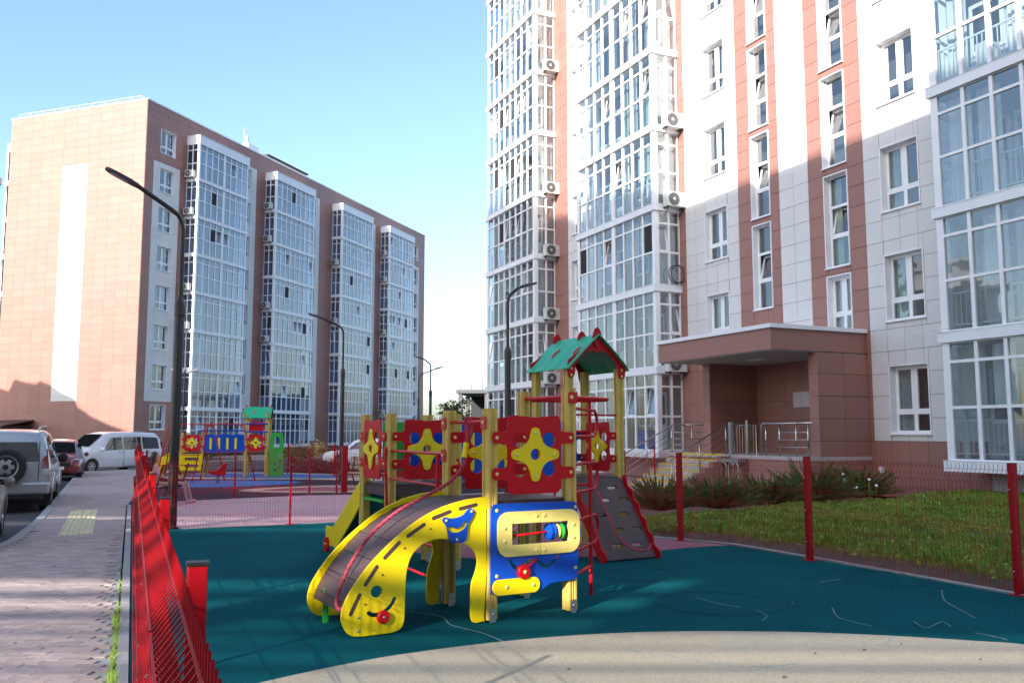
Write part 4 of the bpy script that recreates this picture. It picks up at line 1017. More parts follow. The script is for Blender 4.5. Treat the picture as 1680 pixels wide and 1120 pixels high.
obj('top_rail', MB().tube(tp_, .021, 10), 'rtube', ps, smooth='auto')
for z in (1.66, 1.10): rbar((px, py_, z+.05), (D_+.05, .85, z+.05), .013, 'rung')
# climbing ramp on the roofed tower
rl_ = Vector((0, -.78, -1.05)); L_ = rl_.length; T = frame((2.98, 2.40, .02), (1, 0, 0), (0, .80, 1.05))
holes = []
for i, z in enumerate((.18, .42, .66, .90, 1.10)):
    for j in range(2):
        x = (.22 if j == 0 else .55)+(.12 if i % 2 else 0); holes.append(rrect(x, z, x+.16, z+.055, .012, 2))
rb_ = plate('climbing_ramp', [rrect(.03, 0, .86, L_, .01)]+holes, .02, 'deck', ps, T, .003)
for x in (.0, .89):
    Tx = frame((2.98+x, 2.40, .0), (0, .80/1.32, 1.05/1.32), (0, -1.05/1.32, .80/1.32))
    n = 40; lp = [(L_*i/n, .08+.022*sin(i*2*pi/7.5)) for i in range(n+1)]+[(L_+.04, -.05), (L_*.5, -.08), (.0, -.08), (-.03, .0)]
    plate('ramp_side', [lp], .02, 'pr', ps, Tx, .004)
rope('ramp_rope', smooth_loop([(3.3, 3.2, 1.75), (3.28, 3.1, 1.1), (3.26, 2.85, .78), (3.27, 2.65, .50), (3.30, 2.50, .30), (3.42, 2.36, .16), (3.6, 2.28, .14), (3.66, 2.28, .22)], 4, False), ps, .013)
tower_roof(ps, 2.98, 3.23, .88, .88)
rbar((2.98, 3.23, 1.95), (3.86, 3.23, 1.95), .014); rbar((2.98, 3.23, 1.75), (2.98, 4.11, 1.75), .014)
# slide from the left tower
for x in (.18, .86):
    T = frame((x, 3.72, 0), (0, 1, 0))
    lp = [(0, 1.18), (.06, 1.2), (.16, 1.12), (1.28, .40), (1.42, .36), (1.62, .36), (1.66, .32), (1.64, .14), (1.58, .10), (1.25, .10), (1.1, .14), (0, .92)]
    sd = plate('slide_side', [smooth_loop(lp, 2)], .022, 'py', ps, T, .004)
    ft = plate('slide_foot', [smooth_loop([(1.50, .20), (1.66, .18), (1.68, .05), (1.64, 0), (1.52, 0), (1.47, .08)], 2)], .03, 'pr', sd, T, .004, off=-.02)
    bolt(ft, T @ Matrix.Rotation(pi, 4, 'Y'), -1.54, .11, .014, .035); bolt(ft, T @ Matrix.Rotation(pi, 4, 'Y'), -1.62, .11, .014, .035)
obj('slide_chute', MB().add([(x, y, z+o) for o in (0, .01) for x in (.20, .84) for y, z in ((3.74, 1.04), (3.9, .97), (5.0, .24), (5.15, .20), (5.36, .20))], [(i, i+1, i+6, i+5) for i in range(4)]+[(i+10, i+15, i+16, i+11) for i in range(4)]), 'chute', ps)
for z in (.25, .55, .85): obj('green_step', MB().box(.1, .16, 2.95, 3.65, z, z+.035), 'pg', ps)
plate('green_side', [rrect(-.06, 1.1, .1, 1.6, .04)], .018, 'pg', ps, frame((.16, 3.86, 0), (0, 1, 0)))

# ------------------------------------------------------------------ far playground
fp = empty('play_structure', (-12.7, 34.0, 0), rad(6)); fp.scale = (.87,)*3; tag(fp, 'smaller climbing tower with blue barred bridge and green roof in the far playground', 'play structure')
for x, y, h in ((0, 0, 1.95), (.9, 0, 1.95), (0, .9, 1.95), (.9, .9, 1.95), (2.75, 0, 2.75), (3.65, 0, 2.75), (2.75, .9, 2.75), (3.65, .9, 2.75)): make_post(fp, x, y, h, False)
obj('deck', MB().box(0, .9, 0, .9, 1.02, 1.07), 'deck', fp); obj('deck', MB().box(2.75, 3.65, 0, .9, 1.02, 1.07), 'deck', fp); obj('bridge_deck', MB().box(.9, 2.75, .1, .8, 1.0, 1.05), 'deck', fp)
star_panel(fp, FX(0, 0), .9); star_panel(fp, FX(2.75, 0), .9)
T = FX(.9, 0); bb = plate('bridge_panel', [smooth_loop([(.06, 1.1), (.06, 1.5), (.06, 1.82), (.3, 1.88), (.6, 1.84), (.92, 1.9), (1.25, 1.84), (1.55, 1.88), (1.79, 1.82), (1.79, 1.5), (1.79, 1.1), (.92, 1.08)], 3)], .018, 'pb', fp, T, off=.05)
for k in range(4): plate('bar', [rrect(.30+.36*k, 1.2, .40+.36*k, 1.72, .045)], .02, 'py', bb, T, off=.075)
plate('crawl_panel', [rrect(.0, .28, .98, 1.0, .08), rrect(.2, .72, .8, .86, .05), rrect(.2, .42, .8, .56, .05)], .02, 'py', fp, FX(-.04, 0), off=.07)
fa = bpy.data.objects.new('arch', None)
arch_s = [(-.06, 1.1), (-.3, 1.12), (-.6, 1.02), (-.9, .8), (-1.15, .5), (-1.3, .2), (-1.3, .02), (-1.0, .02), (-.85, .4), (-.6, .62), (-.35, .6), (-.25, .3), (-.22, .02), (-.06, .02)]
for v in (-.05, .95): plate('arch_side', [smooth_loop(arch_s, 2)], .022, 'py', fp, frame((0, v, 0), (1, 0, 0)), .004)
for a, b in zip([(-.1, 1.06), (-.45, 1.02), (-.8, .82), (-1.1, .5)], [(-.43, 1.03), (-.78, .84), (-1.08, .53), (-1.25, .2)]):
    ang = math.atan2(a[1]-b[1], a[0]-b[0]); l = math.hypot(a[0]-b[0], a[1]-b[1])
    obj('tread', MB().box(-l/2, l/2, -.47, .47, -.01, .01, 0, Matrix.Translation(((a[0]+b[0])/2, .45, (a[1]+b[1])/2)) @ Matrix.Rotation(-ang, 4, 'Y')), 'deck', fp)
tmp = empty('tmp'); tower_roof(tmp, -.45, -.45, .9, .9)
for c_ in list(kids(tmp)):
    mb_ = c_.matrix_basis.copy(); c_.parent = fp; c_.matrix_basis = Matrix.Translation((3.2, .45, 0)) @ Matrix.Rotation(pi/2, 4, 'Z') @ mb_
bpy.data.objects.remove(tmp)
T = FX(2.75, 0)
for z in (1.98, 2.33): obj('bar', MB().tube([(2.7, -.08, z), (3.72, -.08, z)], .03, 8), 'pb', fp)
plate('upper_panel', [rrect(.12, 2.0, .78, 2.42, .06)], .018, 'pr', fp, T)
nh = [circ(4.0-2.75+.1, z, .07, 12) for z in (.3, .55, .8)]+[circ(4.2-2.75+.1, z, .07, 12) for z in (.42, .67, .92)]+[rrect(1.28, 1.25, 1.52, 1.75, .1)]
plate('green_net_panel', [smooth_loop([(1.1, .05), (1.1, 1.0), (1.14, 1.88), (1.4, 1.92), (1.66, 1.88), (1.7, 1.0), (1.7, .05), (1.4, .03)], 3)]+nh, .02, 'pg', fp, frame((2.75-.05, 0, 0), (1, 0, 0)))
obj('top_bar', MB().tube([(.9, -.9, 2.03), (2.8, -.2, 2.03)], .03, 8), 'pb', fp)
cf = empty('climbing_frame', (-11.1, 31.2, 0), rad(4)); tag(cf, 'red A-shaped tubular climbing frame on the blue patch of the far playground', 'climbing frame')
for x in (-.9, .35):
    for s_ in (-1, 1): obj('leg', MB().tube([(x-.35, s_*.5, 0), (x-.1, s_*.18, 1.75), (x, s_*.1, 1.95), (x+.3, 0, 1.98)], .022, 8), 'rtube', cf, smooth=True)
for x in (.55, 1.6): obj('leg', MB().tube([(x-.2, 0, 1.98), (x, 0, 1.9), (x+.45, -.1, 0)], .022, 8), 'rtube', cf, smooth=True)
obj('top_bar', MB().tube([(-.95, 0, 1.98), (1.65, 0, 1.98)], .022, 8), 'rtube', cf, smooth=True)
for k in range(5): obj('rung', MB().tube([(-1.22+.06*k, -.45+.07*k, .25+.33*k), (.03+.06*k, -.45+.07*k, .25+.33*k)], .014, 6), 'rtube', cf)
rk = empty('spring_rocker', (-9.75, 29.4, 0), rad(20)); rk.scale = (.72,)*3; tag(rk, 'small red and yellow spring rocker standing on the blue patch', 'spring rocker')
obj('spring', MB().tube([(.09*cos(a*.7), .09*sin(a*.7), .01+a*.009) for a in range(40)], .012, 5), 'black', rk)
plate('side', [smooth_loop([(-.4, .5), (-.45, .62), (-.2, .6), (.05, .7), (.25, .95), (.4, .9), (.3, .6), (.35, .42), (0, .38)], 3)], .05, 'pr', rk, frame((0, -.1, 0), (1, 0, 0)), .006)
plate('side', [smooth_loop([(-.4, .5), (-.45, .62), (-.2, .6), (.05, .7), (.25, .95), (.4, .9), (.3, .6), (.35, .42), (0, .38)], 3)], .05, 'py', rk, frame((0, .1, 0), (1, 0, 0)), .006)
obj('seat', MB().box(-.35, .05, -.12, .12, .52, .56), 'pr', rk); obj('foot_bar', MB().tube([(.2, -.25, .5), (.2, .25, .5)], .015), 'zinc', rk)

# ------------------------------------------------------------------ fences
_pan = {}
def wire_panel(parent, L_, h, T, step=.05, fold=.045, r=.0026):
    key = (round(L_, 2), h, step, r)
    if key not in _pan:
        b = MB()
        prof = [(.05, 0), (.17, 0), (.20, fold), (.24, 0), (.62, 0), (.66, fold), (.70, 0), (h-.20, 0), (h-.13, fold*1.2), (h-.06, 0), (h, 0)]
        n = round(L_/step)
        for i in range(n+1):
            x = L_*i/n
            vs = []
            for z, o in prof: vs += [(x-r, o-r, z), (x+r, o-r, z), (x+r, o+r, z), (x-r, o+r, z)]
            b.add(vs, [(4*k+j, 4*k+(j+1) % 4, 4*k+4+(j+1) % 4, 4*k+4+j) for k in range(len(prof)-1) for j in range(4)])
        for z, o in ((.055, .004), (.165, .004), (.20, fold+.004), (.24, .004), (.43, .004), (.62, .004), (.66, fold+.004), (.70, .004), ((h+.5)/2, .004), (h-.20, .004), (h-.13, fold*1.2+.004), (h-.06, .004)):
            b.box(0, L_, o-r, o+r, z-r, z+r)
        me = b.mesh('wire_panel'); me.materials.append(M['redp']); _pan[key] = me
    o = obj('wire_panel', _pan[key], 'redp', parent); o.matrix_local = T; return o
def fence(name, pts, label, group, h=1.36, pitch=2.5, pw=.055, pd=.035, flip=1, step=.05, skip=(), plateb=True, wr=.0017):
    r = empty(name, (pts[0][0], pts[0][1], 0)); tag(r, label, 'fence', group); o0 = Vector((pts[0][0], pts[0][1], 0))
    P = [Vector((*p, 0)) for p in pts]; posts = []
    for i, (a, b) in enumerate(zip(P[:-1], P[1:])):
        d = b-a; n = max(1, round(d.length/pitch)); ang = math.atan2(d.y, d.x)
        for k in range(n):
            A = a+d*(k/n); l = d.length/n
            if (i, k) not in skip:
                T = Matrix.Translation(A-o0) @ Matrix.Rotation(ang, 4, 'Z') @ Matrix.Diagonal((1, flip, 1, 1)) @ Matrix.Translation((pw/2*0+.03, .0, 0))
                wire_panel(r, l-.05, h, T, step, r=wr)
            posts.append((A-o0, ang))
    posts.append((P[-1]-o0, ang))
    for p, ang in posts:
        q = obj('post', MB().box(-pd/2, pd/2, -pw/2, pw/2, 0, h+.01), 'redp', r, p-Vector((0, 0, 0))+Matrix.Rotation(ang, 3, 'Z') @ Vector((0, -flip*(.012+pw/2), 0)), (0, 0, ang), bevel=.003)
        obj('post_cap', MB().box(-pd/2-.003, pd/2+.003, -pw/2-.003, pw/2+.003, h+.01, h+.018), 'black', q)
        for zb_ in (.25, .66, 1.1): bolt(q, frame((0, flip*pw/2, zb_), (-1, 0, 0) if flip > 0 else (1, 0, 0)), 0, 0, .009, .022, 'zinc')
        if plateb: obj('base_plate', MB().box(-.07, .07, -.07, .07, .0, .012), 'redp', q)
    return r
NF = 'red welded wire fences of the near playground'
# side fence: posts at about Y -3 ... 20.7
ys = [-2.6, -.35, 1.96, 3.9, 6.2, 8.5, 10.8, 13.1, 15.45]
fence('wire_fence', [(fx(y_), y_) for y_ in ys], 'long red wire fence along the near block pavement up to the lamp post', NF, flip=1, pitch=9, h=1.40, pw=.042, pd=.032, wr=.0024)
fence('wire_fence', [(fx(y_), y_) for y_ in (15.5, 17.9, 20.9)], 'red wire fence beside the two girls, past the lamp post along the pavement', NF, flip=1, pitch=9, h=1.40, pw=.042, pd=.032)
fence('wire_fence', [(fx(15.5)+.15, 15.5), (-4.12, 16.55), (-1.6, 17.5), (.9, 18.4)], 'red wire fence between the near playground and the pink paving', NF, flip=-1, pitch=2.6, h=1.24)
RP = [(1.95, 15.95), (2.62, 14.1), (3.94, 11.95), (5.28, 9.42), (6.35, 7.0), (7.2, 4.6), (8.0, 2.1)]
fence('wire_fence', RP, 'red wire fence between the teal rubber floor and the lawn', NF, flip=-1, pitch=3.2, h=1.36, pw=.08, pd=.06)
FF = 'red wire fences round the far playground'
fence('wire_fence', [(-8.9, 21.6), (-7.2, 23.1), (-5.55, 24.4), (-4.9, 24.9)], 'low red wire fence on the near edge of the far playground', FF, h=1.25, pitch=2.2, flip=-1)
gt = fence('wire_gate', [(-4.85, 25.5), (-3.6, 26.1)], 'red wire gate with thick posts left of the slide', FF, h=1.3, pitch=3, pw=.16, pd=.16)
fence('wire_fence', [(-9.2, 36.5), (-6.9, 34.6), (-4.6, 32.4), (-3.5, 29.4), (-3.5, 26.3)], 'red wire fence behind the slatted bench', FF, h=1.25, pitch=2.2)
fence('wire_fence', [(-2.5, 26.4), (1, 27.8), (4.5, 28.0)], 'red wire fence beyond the paving behind the climbing tower', FF, h=1.2, pitch=2.6)

# ------------------------------------------------------------------ street lamps
def lamp(x, y, h, ang, label, L_=1.6, rb=.075, rise=.24):
    r = empty('street_lamp', (x, y, 0), ang); tag(r, label, 'street lamp', 'dark street lamps')
    p = MB(); p.lathe([(rb*1.5, 0), (rb*1.5, .03), (rb*1.08, .035), (rb, .5), (rb, h*.70), (rb*.62, h*.70+.12), (rb*.6, h*.71)], n=16); obj('pole', p, 'darkpole', r, smooth='auto')
    c = MB().lathe([(rb*1.18, h*.66), (rb*1.18, h*.70), (rb*.8, h*.715)], n=16); obj('collar', c, 'darkpole', r, smooth='auto')
    ar = rb*.5; bend = [(0, 0, h*.70), (0, 0, h*.94), (.03, 0, h*.968), (.09, 0, h*.985), (.2, 0, h*1.0), (L_*.75, 0, h*1.0+L_*rise)]
    obj('arm', MB().tube(bend, ar, 10), 'darkpole', r, smooth='auto')
    e = Vector(bend[-1]); d = Vector((.75, 0, rise)).normalized(); T = frame(e-d*.05, (0, 1, 0), d)
    hd = plate('lamp_head', [smooth_loop([(-.05, 0), (-.11, .12), (-.12, .45), (-.06, .62), (.06, .62), (.12, .45), (.11, .12), (.05, 0)], 3)], .06, 'lamphead', r, T, .012)
    plate('lens', [rrect(-.08, .2, .08, .52, .02)], .014, 'led', hd, T, .003, off=.034)
    for k in range(3): obj('cooling_fin', MB().box(-.07+.05*k, -.06+.05*k, .15, .4, -.05, -.03, 0, T), 'lamphead', hd)
    return r
def lampdir(x, y, px, py, z, **k): pass
lamp(-6.05, 15.85, 5.75, rad(205), 'tallest dark street lamp, its arm reaching left over the pavement', 1.08, .082, .36)
lamp(-6.1, 31.6, 5.55, rad(190), 'dark street lamp beside the far playground, in front of the long building', .95, .075)
lamp(-.12, 24.4, 5.65, rad(20), 'dark street lamp in front of the far glazed bay of the right building', .42, .085)
lamp(-4.5, 48.5, 5.6, rad(185), 'small distant street lamp against the sky between the buildings', .45, .08)
lamp(-5.95, 56, 5.4, rad(10), 'most distant street lamp, before the far corner of the long building', 1.3, .07)
fl = empty('flood_lamp', (-15.3, 41.0, 0), rad(10)); tag(fl, 'thin black post with two white flood lamps before the first glazed bay', 'flood lamp')
obj('pole', MB().lathe([(.035, 0), (.03, 4.6)], n=8), 'black', fl)
for s_ in (-1, 1): hh = obj('lamp_head', MB().box(-.28, .28, -.15, .15, -.03, .05, 0, Matrix.Translation((s_*.34, 0, 4.55)) @ Matrix.Rotation(-.3*s_, 4, 'Y')), 'white', fl)

# ------------------------------------------------------------------ benches and people
def bench(x, y, rz, label, backr=True):
    r = empty('bench', (x, y, 0), rz); tag(r, label, 'bench')
    for k in range(3): obj('slat', MB().box(-.75, .75, -.2+.14*k, -.08+.14*k, .43, .46), 'plank', r)
    if backr:
        for k in range(3): obj('slat', MB().box(-.75, .75, .27+.03*k, .30+.03*k, .55+.14*k, .66+.14*k), 'plank', r)
    for s_ in (-.6, .6): obj('side_frame', MB().tube([(s_, -.28, 0), (s_, -.16, .42), (s_, .2, .42), (s_, .34, .95)], .022, 6), 'black', r); obj('leg', MB().tube([(s_, .36, 0), (s_, .2, .42)], .022, 6), 'black', r)
    return r
bench(-4.65, 27.6, rad(-30), 'wooden slatted bench with raked back on the far playground')
bench(-8.36, 21.2, rad(-97), 'low slatted bench beside the red fence, with the girls sitting on it', False)
def skin_mesh(name, joints, edges, sub=2):
    me = bpy.data.meshes.new(name); me.from_pydata([j[:3] for j in joints], edges, [])
    t = bpy.data.objects.new('t', me); COL.objects.link(t); t.modifiers.new('s', 'SKIN')
    for i, j in enumerate(joints):
        v = me.skin_vertices[0].data[i]; rr = j[3]; v.radius = rr if isinstance(rr, tuple) else (rr, rr); v.use_root = (i == 0)
    m2 = t.modifiers.new('u', 'SUBSURF'); m2.levels = sub; m2.render_levels = sub
    dg = bpy.context.evaluated_depsgraph_get(); out = bpy.data.meshes.new_from_object(t.evaluated_get(dg)); bpy.data.objects.remove(t); out.shade_smooth(); return out
def seated_girl(x, y, rz, label, top, legm, sk, feet_fwd=.0, hair=1.0, sc=.84):
    r = empty('person', (x, y, 0), rz); r.scale = (sc,)*3; tag(r, label, 'girl')
    # local: faces +X, seat at z .52
    J = [(0, 0, .62, (.10, .12)), (.0, 0, .80, (.085, .11)), (-.01, 0, .98, (.09, .13)), (0, 0, 1.09, .05), (.01, 0, 1.15, .042), (.02, 0, 1.24, (.085, .075)), (.02, 0, 1.33, (.085, .078)), (.02, 0, 1.40, .05)]
    E = [(i, i+1) for i in range(7)]
    def limb(frm, pts):
        i0 = len(J); J.extend(pts); E.append((frm, i0)); E.extend((i0+k, i0+k+1) for k in range(len(pts)-1))
    for s_ in (-1, 1):
        limb(2, [(.0, s_*.15, 1.03, .045), (.05, s_*.20, .85, .034), (.22, s_*.17, .73, .026), (.30, s_*.15, .72, .02)])
        limb(0, [(.08, s_*.08, .57, .075), (.40, s_*.09, .56, .055), (.42+feet_fwd*.4, s_*.09, .33, .045), (.43+feet_fwd, s_*.09, .07, .03), (.53+feet_fwd, s_*.1, .04, .028)])
    b = obj('body', skin_mesh('body', J, E), 'skin', r)
    # clothes: slightly larger shells of the same skeleton
    TJ = [(0, 0, .62, (.115, .14)), (0, 0, .80, (.10, .125)), (-.01, 0, .98, (.105, .145)), (0, 0, 1.07, .065)]; TE = [(0, 1), (1, 2), (2, 3)]
    for s_ in (-1, 1): i0 = len(TJ); TJ += [(.0, s_*.15, 1.03, .058), (.05, s_*.20, .85, .046), (.14, s_*.185, .79, .042)]; TE += [(2, i0), (i0, i0+1), (i0+1, i0+2)]
    obj('top', skin_mesh('top', TJ, TE), top, r)
    SJ = [(0, 0, .62, (.12, .15)), (.15, 0, .58, (.11, .15)), (.33, 0, .57, (.09, .16))]; obj('skirt', skin_mesh('skirt', SJ, [(0, 1), (1, 2)]), sk, r)
    for s_ in (-1, 1):
        n = 9
        for k in range(n):
            t0, t1 = k/n, (k+1)/n; A = Vector((.41, s_*.09, .52)); B = Vector((.43+feet_fwd, s_*.09, .09))
            obj('legging_stripe', MB().lathe([(.057-.02*t0, 0), (.057-.02*t1, (B-A).length/n)], Matrix.Translation(A.lerp(B, t0)) @ (B-A).to_track_quat('Z', 'Y').to_matrix().to_4x4(), 12), (('sockr', 'sockw')[k % 2] if legm == 'stripe' else legm), r)
        obj('shoe', MB().lathe([(.02, -.10), (.045, -.08), (.05, 0), (.045, .07), (.015, .09)], Matrix.Translation((.50+feet_fwd, s_*.1, .05)) @ Matrix.Rotation(pi/2, 4, 'Y'), 12), 'sockw' if legm == 'stripe' else 'plaid', r)
    HJ = [(.0, 0, 1.42, (.05, .06)), (-.03, 0, 1.36, (.105, .10)), (-.06, 0, 1.24, (.09, .10)), (-.09, 0, 1.10, (.065, .10)), (-.12, 0, .95*hair+.0, (.05, .08)), (-.12, 0, .88*hair, (.02, .05))]
    obj('hair', skin_mesh('hair', HJ, [(i, i+1) for i in range(5)]), 'hair', r)
    for s_ in (-1, 1): obj('eye', MB().lathe([(.002, -.006), (.012, 0), (.002, .006)], Matrix.Translation((.103, s_*.03, 1.29)) @ Matrix.Rotation(pi/2, 4, 'Y'), 8), 'black', r)
    obj('mouth', MB().box(.098, .105, -.02, .02, 1.225, 1.233), 'pr', r); obj('nose', MB().lathe([(.012, 0), (.003, .025)], Matrix.Translation((.095, 0, 1.262)) @ Matrix.Rotation(pi/2, 4, 'Y'), 8), 'skin', r)
    for s_ in (-1, 1):
        for k in range(5): obj('finger', MB().tube([(.31, s_*(.15+.012*(k-2)), .715), (.35-.012*abs(k-2), s_*(.15+.014*(k-2)), .70), (.37-.015*abs(k-2), s_*(.15+.014*(k-2)), .68)], [.008, .007, .005], 6), 'skin', r)
    return r
seated_girl(-8.40, 20.9, rad(20), 'girl with long brown hair, pink plaid top and red striped leggings', 'plaid', 'stripe', 'skirt', .0, 1.0, .88)
seated_girl(-8.3, 21.75, rad(-15), 'girl in a dark top half hidden by the lamp post, legs stretched out', 'cloth', 'pinkc', 'skirt', .12, 1.02, .84)

# ------------------------------------------------------------------ cars
def wheel(parent, x, y, side, r=.36, w_=.24, name='wheel'):
    o = empty(name, (0, 0, 0)); o.parent = parent; o.location = (x, y, r)
    T = Matrix.Rotation(-side*pi/2, 4, 'X')
    obj('tyre', MB().lathe([(r*.62, -w_/2), (r*.9, -w_/2), (r, -w_*.36), (r, w_*.36), (r*.9, w_/2), (r*.64, w_/2), (r*.62, w_/2-.03)], T, 32), 'rubber', o, smooth='auto')
    b = MB().lathe([(r*.63, w_/2-.06), (r*.63, w_/2-.012), (r*.58, w_/2-.012), (r*.56, w_/2-.05), (.02, w_/2-.05)], T, 32)
    for k in range(6):
        a = k*pi/3; T2 = T @ Matrix.Rotation(a, 4, 'Z'); b.box(.03, r*.6, -.035, .035, w_/2-.05, w_/2-.015, 0, T2)
    b.lathe([(.07, w_/2-.02), (.055, w_/2), (.01, w_/2+.004)], T, 16)
    obj('rim', b, 'rim', o, smooth='auto'); return o
def car(name, label, loc, rz, paint, st, L_, W_, wb, wx, r, glassr, spare=False, kind='car', group=None, roofrail=False, lamps=None, rear=None):
    # st rows: (x, zsill, wbelt, zbelt, wroof, zroof), x from the rear 0 to the front L
    root = empty(name, loc, rz); tag(root, label, kind, group)
    rings = []
    for x, zs, wb_, zb, wr, zr in st:
        h = [(0, zs), (wb_-.12, zs), (wb_-.02, zs+.07), (wb_+.012, zs+(zb-zs)*.45), (wb_+.005, zb-.12), (wb_-.03, zb), (wr+.035, zr-.10 if zr-zb > .15 else zr-(zr-zb)*.5), (wr-.06, zr-.02), (wr*.5, zr+.005), (0, zr+.012)]
        rings.append([(x, y_, z_) for y_, z_ in h]+[(x, -y_, z_) for y_, z_ in h[-2:0:-1]])
    n = len(rings[0]); b = MB(); vs = [p for q in rings for p in q]
    fs = [(i*n+j, (i+1)*n+j, (i+1)*n+(j+1) % n, i*n+(j+1) % n) for i in range(len(rings)-1) for j in range(n)]
    fs += [tuple(range(n)), tuple((len(rings)-1)*n+j for j in range(n))[::-1]]
    b.add(vs, fs); me = b.mesh('body')
    t = bpy.data.objects.new('t', me); COL.objects.link(t); t.scale = (1, 1, 1)
    cut = []
    for xw in wx:
        c = MB().lathe([(r*1.16, -W_), (r*1.16, W_)], Matrix.Translation((xw, 0, r*.98)) @ Matrix.Rotation(pi/2, 4, 'X'), 32); cm = c.mesh('c'); co = bpy.data.objects.new('c', cm); COL.objects.link(co); cut.append(co)
        md = t.modifiers.new('b', 'BOOLEAN'); md.object = co; md.operation = 'DIFFERENCE'; md.solver = 'EXACT'
    bv = t.modifiers.new('v', 'BEVEL'); bv.width = .02; bv.segments = 2; bv.limit_method = 'ANGLE'; bv.angle_limit = rad(38)
    dg = bpy.context.evaluated_depsgraph_get(); out = bpy.data.meshes.new_from_object(t.evaluated_get(dg))
    for co in cut+[t]: bpy.data.objects.remove(co)
    out.shade_smooth(); out.set_sharp_from_angle(angle=rad(32))
    body = obj('body', out, paint, root)
    # inner dark box so the arches are not see-through, and shadow under the sills
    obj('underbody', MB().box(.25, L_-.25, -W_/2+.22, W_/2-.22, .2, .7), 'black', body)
    def P(i, j, f, gside):   # point between station i,i+1 and ring j,j+1
        pass
    def lerp(a, c, t_): return tuple(a[k]+(c[k]-a[k])*t_ for k in range(3))
    def station(x):
        for a, c in zip(rings[:-1], rings[1:]):
            if a[0][0] <= x <= c[0][0]+1e-6:
                t_ = (x-a[0][0])/max(1e-6, c[0][0]-a[0][0]); return [lerp(p, q, t_) for p, q in zip(a, c)]
        return rings[-1]
    def side_glass(x0, x1, name='side_window', lo=.10, hi=.92, s0=0., s1=0.):
        for sg_ in (1, -1):
            vs = []; K = 6
            for k in range(K+1):
                for fz, sh in ((lo, 0), (hi, 1)):
                    xx = x0+(x1-x0)*k/K; xx += (s0*(1-k/K)+s1*(k/K))*sh
                    R_ = station(xx); p = lerp(R_[5], R_[6], fz); vs.append((p[0], sg_*(p[1]+.008), p[2]+.002))
            f = [(2*k, 2*k+1, 2*k+3, 2*k+2) if sg_ > 0 else (2*k, 2*k+2, 2*k+3, 2*k+1) for k in range(K)]
            obj(name, MB().add(vs, f), 'carglass', root, smooth=True)
    for g in glassr: side_glass(*g)
    return root, station, rings
def cross_glass(root, station, xa, xb, name, m='carglass', ins=.07, off=.012, lo=.08, hi=.94):
    A, B = station(xa), station(xb); n = 12; vs = []
    for t_ in (lo, hi):
        row = []
        for s_ in range(n+1):
            f = -1+2*s_/n
            a6, b6 = A[6], B[6]; wa = abs(A[6][1])-ins; wb_ = abs(B[6][1])-ins
            x = A[9][0]+(B[9][0]-A[9][0])*t_; z = (A[9][2]+(B[9][2]-A[9][2])*t_); w_ = wa+(wb_-wa)*t_
            nx = (B[9][2]-A[9][2]); nz = -(B[9][0]-A[9][0]); l = math.hypot(nx, nz); 
            nx, nz = (nx/l, nz/l) if nz/l > 0 or True else (nx, nz)
            if nz < 0: nx, nz = -nx, -nz
            vs.append((x+nx*(off+.015*(1-f*f)), w_*f, z+nz*(off+.015*(1-f*f))-.012*f*f))
    o = obj(name, MB().add(vs, [(i, i+1, i+n+2, i+n+1) for i in range(n)]), m, root, smooth=True); return o
def lens(root, name, pts, m): return obj(name, MB().add(pts, [tuple(range(len(pts)))]), m, root)
def lampbox(root, name, x0, x1, y0, y1, z0, z1, m, bev=.015): 
    for s_ in (1, -1): obj(name, MB().box(x0, x1, s_*y0, s_*y1, z0, z1), m, root, bevel=bev)
hd = math.atan2(cos(rad(-24.5)), sin(rad(-24.5)))    # heading of the parked row
# silver off-roader, seen from behind
Ls = 4.75
sst = [(0, .45, .80, .62, .80, .66), (.03, .42, .88, .95, .86, 1.0), (.09, .42, .91, 1.12, .76, 1.60), (.18, .42, .92, 1.14, .74, 1.80), (.45, .42, .93, 1.15, .73, 1.86), (1.6, .42, .94, 1.15, .74, 1.89), (2.5, .42, .94, 1.14, .73, 1.87), (2.9, .42, .94, 1.13, .71, 1.80), (3.55, .42, .94, 1.11, .70, 1.20), (3.75, .42, .94, 1.08, .78, 1.14), (4.4, .44, .90, 1.0, .76, 1.06), (4.68, .46, .84, .85, .74, .90), (4.75, .5, .78, .68, .70, .72)]
rw = Vector((-11.35, 21.1, -.12)); fwd = Vector((cos(hd), sin(hd), 0)); rgt = Vector((fwd.y, -fwd.x, 0))
suv, sta, rg_ = car('parked_car', 'silver off-roader with a spare wheel on its tailgate, parked at the kerb', rw-fwd*1.0-rgt*.55, hd, 'silver', sst, Ls, 1.9, 2.79, (1.0, 3.79), .385, [(.28, .95, 'side_window', .1, .9, .06, 0), (1.05, 1.95), (2.02, 3.0, 'side_window', .1, .9, 0, -.12)])
lens(suv, 'rear_window', [(.035, -.70, 1.16), (.035, .70, 1.16), (.068, .62, 1.60), (.068, -.62, 1.60)][::-1], 'carglass')
suv.data if False else None
